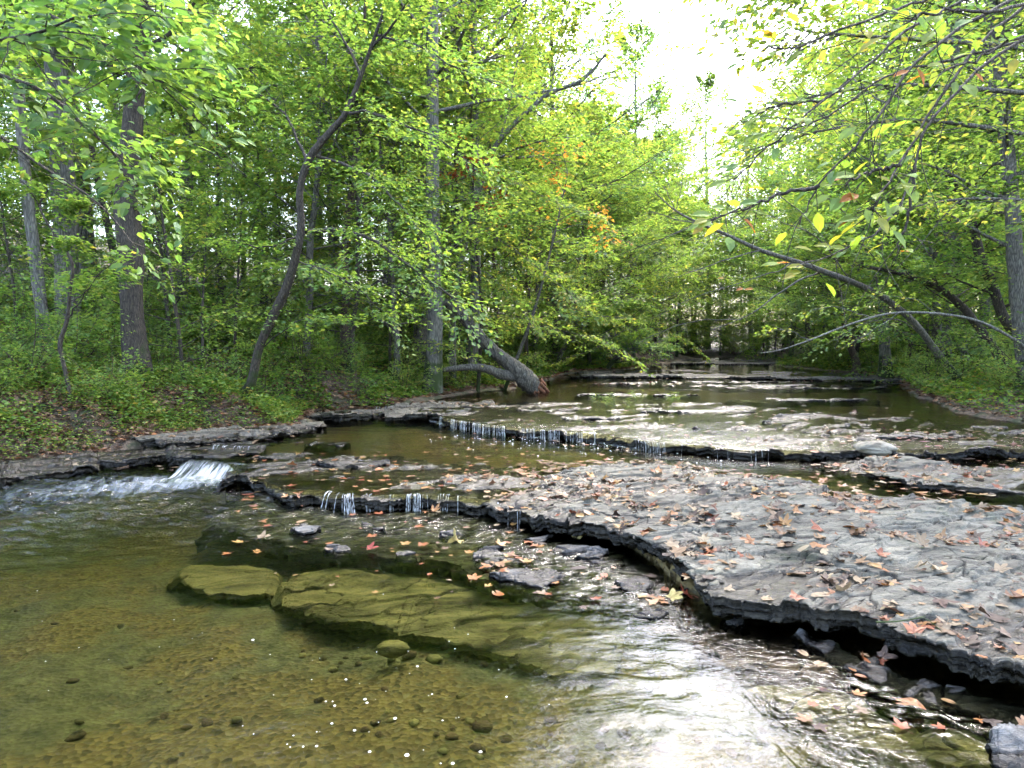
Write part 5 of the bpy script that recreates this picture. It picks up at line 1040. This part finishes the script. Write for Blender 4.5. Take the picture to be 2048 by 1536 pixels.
# ---- mid-distance boughs on the right, behind the near twigs, from a tree just outside the view
gg = np.random.default_rng(92); T = Tubes(); L = Leaves()
nb = np.array([9.6, 9.5, float(ground_z(9.6, 9.5))])
tr = smooth_path(np.array([nb - [0, 0, .3], nb + [-.2, 0, 2.4], nb + [-.6, 0, 5], nb + [-.8, 0, 9]]), 30); T.add(tr, np.linspace(.2, .07, 30), 14, .12)
for (pth, r0, ntw, nl_, sub) in [([(2200, 120, 9), (2000, 90, 8.6), (1850, 80, 8), (1700, 70, 7.6), (1590, 60, 7.4)], .04, 34, 42, .2), ([(2200, 300, 9.4), (2000, 260, 9), (1820, 240, 8.6), (1650, 260, 8.4), (1500, 300, 8.2)], .04, 34, 40, .2),
                                 ([(2200, -60, 9), (1960, -90, 8.4), (1780, -60, 7.8), (1640, -30, 7.4), (1560, 0, 7.2)], .04, 30, 40, .2), ([(2200, 420, 9.6), (2040, 400, 9.4), (1900, 400, 9.2), (1760, 430, 9)], .03, 22, 30, .22),
                                 ([(2250, -150, 9), (1960, -190, 8.4), (1760, -170, 7.8), (1600, -110, 7.4), (1545, -60, 7.2)], .04, 32, 42, .2), ([(2250, -250, 9), (1960, -330, 8.4), (1760, -330, 7.8), (1600, -260, 7.4)], .04, 30, 42, .24), ([(2200, 200, 9), (1980, 180, 8.6), (1780, 170, 8.3), (1600, 200, 8), (1520, 240, 7.9)], .035, 30, 36, .2)]:
    q = smooth_path(np.array([P(*a) for a in pth]), 14); i = int(np.argmin(np.abs(tr[:, 2] - q[0, 2] + .6)))
    T.add(smooth_path(np.array([tr[i], (tr[i] + q[0]) / 2 + [0, 0, .2], q[0]]), 8), np.linspace(r0 * 1.6, r0, 8), 7); T.add(q, np.linspace(r0, .006, 14), 6, .1)
    leafy_limb(T, L, None, None, np.linalg.norm(q[-1] - q[0]), r0 * .8, gg, ntw, nl_, .085, sub=sub * 1.3, path=q, wood=False, patch=.05, tilt=.4, start=.05)
    for _ in range(ntw // 2):
        i = int(gg.integers(1, 13)); d = q[i] - q[i - 1]; d = d / np.linalg.norm(d) + gg.normal(0, .55, 3); T.add(branch(q[i], d, gg.uniform(.4, 1.2), 6, gg, .12, -.1), np.linspace(.008, .003, 6), 4)
finish_tree('tree', T, L, nb, 'bark_grey', 'leaf_yellow', 'tree at the right edge spreading small-leaved boughs over the creek', None, 'oval')
# unseen neighbours that shade the foreground and mirror in the pool
for (x, y, k, s) in [(-13, 9.5, 'C1', 1.0), (12.5, 12, 'C2', .95)]:
    auto(k, x, y, s)

# ------------------------------------------------------------------ undergrowth and litter (nobody could count them)
def ground_cover(name, pts_fn, n, size, leafm, zr, seed, kind='diamond', tilt=.5, clump=1.0):
    gg = np.random.default_rng(seed); x, y = pts_fn(gg, n * 3)
    dens = clump * fbm(x * .9, y * .9, 3) + gg.normal(0, .35, len(x)); keep = np.argsort(-dens)[:n]
    x, y = x[keep], y[keep]; hgt = (.5 + .5 * np.clip(noise(x * 1.3, y * 1.3) + .4, 0, 1)) * zr
    z = ground_z(x, y) + gg.uniform(0, 1, len(x)) ** 1.3 * hgt + .01
    L = Leaves(); az = gg.uniform(0, 6.28, len(x))
    L.add(np.stack([x, y, z], -1), np.stack([np.cos(az), np.sin(az), gg.normal(0, .25, len(x))], -1), np.stack([gg.normal(0, tilt, len(x)), gg.normal(0, tilt, len(x)), np.ones(len(x))], -1), size * gg.uniform(.6, 1.3, len(x)) * np.clip(y / 14, .8, 2.0), gg.uniform(0, 1, len(x)))
    return tag(obj(name, L.mesh(name, kind), M[leafm]), kind='stuff')
def bank(side, y0, y1, o0, o1):
    def fn(gg, n):
        y = y0 * (y1 / y0) ** gg.uniform(0, 1, n); o = o0 + (o1 - o0) * gg.uniform(0, 1, n) ** 1.3
        return (xL(y) - o, y) if side < 0 else (xR(y) + o, y)
    return fn
ground_cover('undergrowth', bank(-1, 7.5, 40, .5, 16), 90000, .085, 'leaf_ground', .5, 1)
ground_cover('undergrowth', bank(1, 9.5, 45, .15, 10), 45000, .08, 'leaf_ground', .5, 2)
ground_cover('undergrowth', bank(-1, 7.5, 40, .2, 2.2), 14000, .06, 'leaf_ground', .25, 4)
m_dead = leaf_mat('dead_leaf', [(0, (.06, .03, .018)), (.25, (.12, .065, .038)), (.5, (.2, .12, .07)), (.75, (.28, .19, .12)), (.9, (.3, .12, .04)), (1, (.3, .23, .12))], trans=.18, tboost=(1.2, 1, .8), gloss=.03); M['dead'] = m_dead
ground_cover('undergrowth', bank(-1, 7.0, 15, .25, 5), 30000, .055, 'leaf_ground', .28, 6, clump=.4)
ground_cover('leaf_litter', bank(-1, 7, 16, .15, 5), 16000, .1, 'dead', .03, 8, 'star', .35, .2)
def box(x0, x1, y0, y1):
    def fn(gg, n):
        x = gg.uniform(x0, x1, n * 3); y = gg.uniform(y0, y1, n * 3); k = (ground_z(x, y) > .24) & (xL(y) - x > -.1) ; return x[k], y[k]
    return fn
ground_cover('undergrowth', box(-9, -3.6, 9, 13.5), 11000, .055, 'leaf_ground', .22, 12, clump=.5)
ground_cover('leaf_litter', box(-9, -3.2, 9, 13.5), 9000, .10, 'dead', .03, 13, 'star', .35, .15)
ground_cover('leaf_litter', bank(-1, 6.5, 40, .1, 14), 30000, .11, 'dead', .03, 3, 'star', .35, .3)
ground_cover('leaf_litter', bank(1, 9, 30, .0, 6), 6000, .1, 'dead', .03, 5, 'star', .35, .3)
# ------------------------------------------------------------------ fallen leaves on rock and water
def dead_leaf_mesh(seed, lobed=True):
    g = np.random.default_rng(seed); v = []
    if lobed:
        tips = [(-2.25, .62), (-1.1, .9), (0, 1.08), (1.1, .9), (2.25, .62)]
        ang = []; rad = []
        for i, (a, r) in enumerate(tips):
            a += g.normal(0, .07)
            ang += [a - .28, a, a + .28]; rad += [r * .74, r * g.uniform(.9, 1.1), r * .74]
            if i < 4: ang.append((tips[i][0] + tips[i + 1][0]) / 2); rad.append(.46 + g.normal(0, .04))
        ang = [-2.95] + ang + [2.95]; rad = [.3] + rad + [.3]
    else:
        ang = list(np.linspace(-3.0, 3.0, 15)); rad = [.5 * (1 / math.sqrt((math.cos(a) / 1.9) ** 2 + (math.sin(a) / .95) ** 2)) for a in ang]
    ang = np.array(ang); rad = np.array(rad) * .5
    mid = np.stack([np.cos(ang), np.sin(ang)], -1)
    cb = np.array([[-.08, 0]])
    P2 = np.concatenate([cb, mid * rad[:, None] * .5, mid * rad[:, None]]); n = len(ang)
    x, y = P2[:, 0], P2[:, 1]; r2 = x * x + y * y
    kx, ky, kc = g.normal(.2, .7), g.normal(.9, .8), g.uniform(-.6, 1.0)
    z = kx * x * x + ky * y * y + kc * np.abs(y) * .35 + .05 * noise(x * 5 + seed, y * 5) + .10 * g.uniform() * np.sin(ang.mean() + 6 * x)
    z = np.clip(z, -.3, .5); z -= z.min() - .01
    f = []
    for i in range(n - 1): f.append([0, 1 + i, 2 + i, 2 + i]); 
    tri = np.array([[0, 1 + i, 2 + i] for i in range(n - 1)]); quad = np.array([[1 + i, 1 + n + i, 2 + n + i, 2 + i] for i in range(n - 1)])
    V = np.stack([x, y, z], -1)
    # stalk
    k = len(V); st = np.array([[-.08, 0, z[0]], [-.3, .02, z[0] + .03], [-.55, .05 * g.normal(), z[0] + .05 * g.uniform()]])
    sv = np.concatenate([st + [0, .008, 0], st - [0, .008, 0], st + [0, 0, .012]]); V = np.concatenate([V, sv])
    sq = np.array([[k, k + 1, k + 4, k + 3], [k + 1, k + 2, k + 5, k + 4], [k, k + 6, k + 7, k + 1], [k + 1, k + 7, k + 8, k + 2], [k + 3, k + 4, k + 7, k + 6], [k + 4, k + 5, k + 8, k + 7]])
    return V, tri, np.concatenate([quad, sq])
def dead_mat(name, stops, rough=.6):
    m, nt, out = new_mat(name); L = nt.links.new
    oi = N(nt, 'ShaderNodeObjectInfo'); at = N(nt, 'ShaderNodeAttribute', attribute_name='rnd')
    s = N(nt, 'ShaderNodeMath', operation='ADD'); L(oi.outputs['Random'], s.inputs[0]); L(at.outputs['Fac'], s.inputs[1]); fr = N(nt, 'ShaderNodeMath', operation='FRACT'); L(s.outputs[0], fr.inputs[0])
    cr = ramp(nt, stops); L(fr.outputs[0], cr.inputs[0])
    tc = N(nt, 'ShaderNodeTexCoord'); n1 = tex_noise(nt, 5, 4, .6, tc.outputs['Object']); rr = ramp(nt, [(.35, (.45, .42, .38)), (.6, (.93, 1.0, .95))]); L(n1.outputs[0], rr.inputs[0])
    mu = N(nt, 'ShaderNodeMix', data_type='RGBA', blend_type='MULTIPLY'); mu.inputs[0].default_value = .8; L(cr.outputs[0], mu.inputs[6]); L(rr.outputs[0], mu.inputs[7])
    b = N(nt, 'ShaderNodeBsdfPrincipled'); b.inputs['Roughness'].default_value = rough; L(mu.outputs[2], b.inputs['Base Color'])
    t = N(nt, 'ShaderNodeBsdfTranslucent'); L(mu.outputs[2], t.inputs[0]); mx = N(nt, 'ShaderNodeMixShader'); mx.inputs[0].default_value = .22; L(b.outputs[0], mx.inputs[1]); L(t.outputs[0], mx.inputs[2]); L(mx.outputs[0], out.inputs[0]); return m
TAN = [(0, (.04, .025, .02)), (.18, (.09, .055, .04)), (.35, (.2, .13, .08)), (.65, (.33, .25, .16)), (.82, (.27, .15, .07)), (.92, (.17, .075, .035)), (1, (.07, .035, .028))]
M['dtan'] = dead_mat('fallen_leaf_tan', TAN)
M['dorange'] = dead_mat('fallen_leaf_orange', [(0, (.24, .055, .022)), (.5, (.3, .12, .035)), (.8, (.34, .2, .06)), (1, (.12, .035, .025))], .4)
M['dyellow'] = dead_mat('fallen_leaf_yellow', [(0, (.45, .38, .16)), (1, (.44, .33, .1))])
M['dred'] = dead_mat('fallen_leaf_red', [(0, (.3, .05, .03)), (1, (.36, .08, .04))], .4)
def lm(i, lobed=True):
    V, t, q = dead_leaf_mesh(i, lobed); me = mesh_from('fallen_leaf', V, [t, q], {'rnd': np.zeros(len(V))}, smooth=False); return me, V, t, q
VAR = [lm(600 + i, i % 4 != 3) for i in range(12)]
def meshes(matname):
    r = []
    for me, *_ in VAR:
        c = me.copy(); c.materials.append(M[matname]); r.append(c)
    return r
MD = {k: meshes(k) for k in ('dtan', 'dorange', 'dyellow', 'dred')}
allv = []; allf = []; o_ = 0
for v, f in SLABS: allv.append(v); allf.append(f + o_); o_ += len(v)
BV = BVHTree.FromPolygons(np.concatenate(allv).tolist(), np.concatenate(allf).tolist())
def wlevel(x, y):
    if y < yat(lipA, x) + .05: return Z1
    if y < yat(lipB, x): return Z2
    if y < yat(lipC, x): return Z3
    return Z4
def drop(x, y):
    h = BV.ray_cast(Vector((x, y, 2)), Vector((0, 0, -1)))
    wz = wlevel(x, y); z = h[0].z if h[0] is not None else -9
    if z > wz + .002: return z, h[1], True
    return wz + .004, Vector((0, 0, 1)), False
cand = []
g = np.random.default_rng(404)
def seeds(poly_fn, n, size, pm, clump=0.0, thr=-9):
    c = 0
    for _ in range(n * 8):
        if c >= n: break
        x, y = poly_fn()
        if clump and float(fbm(x * 1.6, y * 1.6, 3)) + g.normal(0, .25) < thr: continue
        z, nr, dry = drop(x, y)
        cand.append((math.hypot(x, y), x, y, z, nr, dry, size * g.uniform(.65, 1.3), pm)); c += 1
def pxr(x0, x1, y0, y1, z):
    def fn():
        q = G(g.uniform(x0, x1), g.uniform(y0, y1), z); return q[0], q[1]
    return fn
def areaA():      # evenly over the great slab, by ground area
    while True:
        x, y = g.uniform(-.4, 6.0), g.uniform(3.0, 9.0)
        if y > yat(lipA, x) + .03 and y < yat(np.array([G(a, b, Z2) for a, b in backA]), x) + .3: return x, y
seeds(areaA, 480, .128, 'A', 1, -.2)
seeds(areaA, 620, .112, 'A', 1, .32)
seeds(pxr(480, 1000, 905, 985, Z2), 110, .11, 'W')
seeds(pxr(450, 1320, 1000, 1110, 0), 60, .105, 'W')
seeds(pxr(930, 1320, 1100, 1210, 0), 30, .11, 'W')
seeds(pxr(1620, 2048, 905, 985, Z2 + .05), 120, .12, 'W')
seeds(pxr(850, 2048, 815, 900, Z3), 220, .10, 'F')
seeds(pxr(1640, 2048, 860, 885, Z3), 110, .1, 'F')
seeds(pxr(1130, 1850, 740, 775, Z3), 300, .13, 'F')
seeds(pxr(780, 1000, 798, 815, Z3), 120, .12, 'F')
seeds(pxr(250, 640, 840, 875, Z2 + .1), 110, .1, 'L')
seeds(pxr(600, 800, 808, 830, Z2 + .1), 50, .1, 'L')
seeds(pxr(0, 520, 885, 920, .15), 90, .095, 'L')
seeds(pxr(1600, 2080, 1290, 1470, 0), 26, .08, 'W')
seeds(pxr(1280, 1420, 1150, 1215, 0), 12, .1, 'W')
seeds(pxr(1300, 2000, 925, 1000, Z2), 70, .08, 'W')
seeds(areaA, 900, .045, 'A', 1, .0)
seeds(pxr(480, 1320, 915, 1200, 0), 90, .05, 'W')
cand.sort(key=lambda c: c[0])
def place(me, x, y, z, nr, s, lab, grp, rz=None, tilt=None, flat=1.0, name='fallen_leaf'):
    o = bpy.data.objects.new(name, me); col.objects.link(o); o.location = (x, y, z + .003)
    o.rotation_mode = 'XYZ'
    t = tilt if tilt is not None else (g.normal(0, .15), g.normal(0, .15))
    o.rotation_euler = (t[0], t[1], g.uniform(0, 6.28) if rz is None else rz); o.scale = (s, s, s * flat)
    return tag(o, lab, 'leaf', grp)
LAB = {'A': ('curled tan dead leaf lying on the great grey slab', 'dtan'), 'W': ('wet orange-brown leaf lying in the shallow water over the ledge', 'dorange'), 'F': ('small brown leaf caught on the middle ledge', 'dtan'), 'L': ('dry leaf on the layered shelf of the left bank', 'dtan')}
SM = {k: ([], [], [], 0) for k in ('dtan', 'dorange')}
stash = {'dtan': [], 'dorange': []}
for i, (dist, x, y, z, nr, dry, s, pm) in enumerate(cand):
    lab, mt = LAB[pm]
    if pm in 'AF' and g.random() < .26: mt = 'dorange'; lab = lab.replace('tan', 'rust-orange').replace('brown', 'rust-orange')
    if pm == 'W' and g.random() < .3: mt = 'dtan'; lab = lab.replace('orange-brown', 'pale brown')
    if pm == 'A':
        lab = lab.replace(' lying', ' near the undercut edge' if y < yat(lipA, x) + .5 else (' lying far back' if y > 5.6 else ' lying'))
    fl = g.uniform(.22, .85) if dry else .3
    k = int(g.integers(12))
    if i < 285:
        place(MD[mt][k], x, y, z, nr, s, lab, 'fallen leaves: ' + lab, flat=fl, tilt=None if dry else (g.normal(0, .04), g.normal(0, .04)))
    else: stash[mt].append((x, y, z, s, fl, dry, k))
for mt, lst in stash.items():
    V = []; Tt = []; Qq = []; rr = []; n0 = 0
    for (x, y, z, s, fl, dry, k) in lst:
        _, v, t, q = VAR[k]; a = g.uniform(0, 6.28); c_, s_ = math.cos(a), math.sin(a)
        w_ = v * [s, s, s * fl]; tx, ty = (g.normal(0, .25), g.normal(0, .25)) if dry else (0, 0)
        w2_ = np.stack([w_[:, 0] * c_ - w_[:, 1] * s_, w_[:, 0] * s_ + w_[:, 1] * c_, w_[:, 2]], -1); w2_[:, 2] += tx * w2_[:, 0] + ty * w2_[:, 1]
        V.append(w2_ + [x, y, z + .006]); Tt.append(t + n0); Qq.append(q + n0); rr.append(np.full(len(v), g.uniform())); n0 += len(v)
    tag(obj('leaf_litter', mesh_from('leaf_litter', np.concatenate(V), [np.concatenate(Tt), np.concatenate(Qq)], {'rnd': np.concatenate(rr)}), M[mt]), kind='stuff')
# leaves one can point at
def special(px, py, z, s, mt, k, lab, rz, tilt, flat=1.2):
    q = G(px, py, z); place(MD[mt][k], q[0], q[1], z, None, s, lab, None, rz, tilt, flat); col.objects[-1]['group'] = 'single leaves that stand out'
def special(px, py, z, s, mt, k, lab, rz, tilt, flat=1.2):
    q = G(px, py, z); o = bpy.data.objects.new('fallen_leaf', MD[mt][k]); col.objects.link(o); o.location = (q[0], q[1], z + .01)
    o.rotation_euler = (tilt[0], tilt[1], rz); o.scale = (s, s, s * flat); tag(o, lab, 'leaf')
special(905, 1092, .02, .17, 'dyellow', 0, 'large pale yellow maple leaf propped upright in the foreground shallows', 2.2, (.9, .1))
special(1155, 1078, .02, .17, 'dyellow', 1, 'yellow maple leaf with long stalk by the undercut', 1.0, (.15, .1))
special(522, 1080, .01, .15, 'dtan', 2, 'pale tan leaf floating alone left of the small stones', .3, (.2, 0))
special(1375, 1195, .02, .17, 'dred', 4, 'dark red maple leaf standing at the mouth of the undercut', 2.0, (.8, .2))
special(1345, 1200, .015, .15, 'dyellow', 5, 'pale leaf beneath the dark red one', .4, (.2, .1))
special(1820, 1418, .01, .13, 'dorange', 3, 'orange oval leaf floating over the sunken slab, lower right', -.5, (.1, .1))
special(1725, 1322, .03, .12, 'dorange', 7, 'orange-brown leaf folded upright on the wet flake', 1.2, (.9, .2))
special(1768, 1320, .03, .13, 'dtan', 6, 'tan leaf lying beside the folded one on the wet flake', .2, (.3, .1))
special(1638, 1334, .0, .1, 'dtan', 2, 'pale leaf floating at the edge of the brown sunken slab', .2, (0, 0), .3)
special(1165, 1218, .0, .08, 'dtan', 8, 'small white-tan leaf floating over the long sunken slab', .2, (0, 0), .3)
special(740, 1100, .01, .13, 'dred', 9, 'rust-red leaf on the ripples below the brightest trickle', .2, (.3, .1))
special(868, 1025, .02, .13, 'dorange', 10, 'orange leaf just below the brightest trickle', 1.2, (.2, .1))
special(560, 700, .0, .001, 'dtan', 2, 'x', 0, (0, 0)) if False else None
# willow weed growing on the ledge
def weed(px, py, z, n, h, lab, seed):
    g = np.random.default_rng(seed); b = G(px, py, z - .05); T = Tubes(); L = Leaves()
    for i in range(n):
        d = np.array([g.normal(0, .35), g.normal(0, .35), 1.]); q = branch(b + [g.normal(0, .12), g.normal(0, .08), 0], d, h * g.uniform(.6, 1.1), 8, g, .1, -.2); T.add(q, np.linspace(.005, .002, 8), 4)
        for k in range(12):
            j = int(g.integers(2, 8)); az = g.uniform(0, 6.28)
            L.add(q[j][None], np.array([[math.cos(az), math.sin(az), .25]]), np.array([[0, 0, 1.]]), np.array([g.uniform(.10, .17)]), np.array([g.uniform(.2, .8)]))
    r = tag(empty('water_plant', b), lab, 'plant', 'water plants on the middle ledge')
    T.v = [v - b for v in T.v]; L.p = [p - b for p in L.p]
    obj('stem', T.mesh('stem'), M['leaf_yellow'], r); me = L.mesh('leaves', 'diamond'); v = np.zeros(len(me.vertices) * 3, np.float32); me.vertices.foreach_get('co', v)
    # narrow the blades
    v = v.reshape(-1, 4, 3); m_ = (v[:, 0] + v[:, 2]) / 2; v[:, 1] = m_ + (v[:, 1] - m_) * .32; v[:, 3] = m_ + (v[:, 3] - m_) * .32; me.vertices.foreach_set('co', v.ravel()); obj('leaves', me, M['leaf_yellow'], r)
weed(1208, 815, Z3, 7, .42, 'leafy water plant growing leftmost on the middle ledge', 1)
weed(1282, 805, Z3, 5, .36, 'small water plant between two others on the middle ledge', 2)
weed(1345, 808, Z3, 6, .34, 'rightmost water plant on the middle ledge', 3)
weed(1242, 822, Z3, 4, .3, 'short water plant right next to the leafy one', 4)
# stick lying on the slab
q = smooth_path(np.array([G(1752, 1244, .27), G(1790, 1243, .28), G(1825, 1238, .285), G(1850, 1232, .285)]), 14); T = Tubes(); T.add(q, np.linspace(.0045, .002, 14), 5); T.add(smooth_path(np.array([q[8], q[8] + [.05, -.04, .02], q[8] + [.08, -.12, -.01]]), 8), np.linspace(.003, .0015, 8), 4)
tag(obj('stick', T.mesh('stick'), M['bark_pale']), 'thin forked pale stick lying on the lip of the great slab', 'stick')
HAZE = .018
# ------------------------------------------------------------------ light
SUN_EL, SUN_AZ = R(54), R(36)        # azimuth measured from +Y towards +X
w = bpy.data.worlds.new('World'); sc.world = w; w.use_nodes = True; nt = w.node_tree; nt.nodes.clear()
sky = nt.nodes.new('ShaderNodeTexSky'); sky.sky_type = 'NISHITA'; sky.sun_disc = False; sky.sun_elevation = SUN_EL; sky.sun_rotation = SUN_AZ
sky.air_density = 1.0; sky.dust_density = 4.0; sky.ozone_density = 1.0
hs = nt.nodes.new('ShaderNodeHueSaturation'); hs.inputs['Saturation'].default_value = .9
bg = nt.nodes.new('ShaderNodeBackground'); bg.inputs[1].default_value = .15
wo = nt.nodes.new('ShaderNodeOutputWorld'); nt.links.new(sky.outputs[0], hs.inputs['Color']); nt.links.new(hs.outputs[0], bg.inputs[0]); nt.links.new(bg.outputs[0], wo.inputs[0])
ld = bpy.data.lights.new('sun', 'SUN'); ld.energy = 1.0; ld.angle = R(20); ld.color = (1, .97, .92)
so = bpy.data.objects.new('sun', ld); col.objects.link(so)
sd = Vector((math.sin(SUN_AZ) * math.cos(SUN_EL), math.cos(SUN_AZ) * math.cos(SUN_EL), math.sin(SUN_EL)))
so.rotation_euler = sd.to_track_quat('Z', 'Y').to_euler()
sc.view_settings.view_transform = 'Standard'; sc.view_settings.look = 'None'; sc.view_settings.gamma = 1
sc.view_settings.exposure = 3.62
sc.render.engine = 'CYCLES'
cy = sc.cycles
cy.max_bounces = 8; cy.diffuse_bounces = 6; cy.glossy_bounces = 3; cy.transmission_bounces = 3; cy.transparent_max_bounces = 12; cy.volume_bounces = 1
cy.use_denoising = True; cy.use_adaptive_sampling = True; cy.adaptive_threshold = 0.02
cy.sample_clamp_indirect = 6; cy.caustics_reflective = False; cy.caustics_refractive = False

# the damp air of the hollow
bm_v = np.array([[x, y, z] for z in (-1.6, 34) for y in (-30, 160) for x in (-140, 160)], float)
hz = mesh_from('haze', bm_v, np.array([[0, 1, 3, 2], [4, 6, 7, 5], [0, 4, 5, 1], [2, 3, 7, 6], [0, 2, 6, 4], [1, 5, 7, 3]]))
m, nt, out = new_mat('damp_air'); pv_ = nt.nodes.new('ShaderNodeVolumePrincipled'); pv_.inputs['Color'].default_value = (.97, .99, 1, 1); pv_.inputs['Density'].default_value = HAZE; pv_.inputs['Anisotropy'].default_value = .3
nt.links.new(pv_.outputs[0], out.inputs['Volume']); tag(obj('haze', hz, m), kind='stuff')
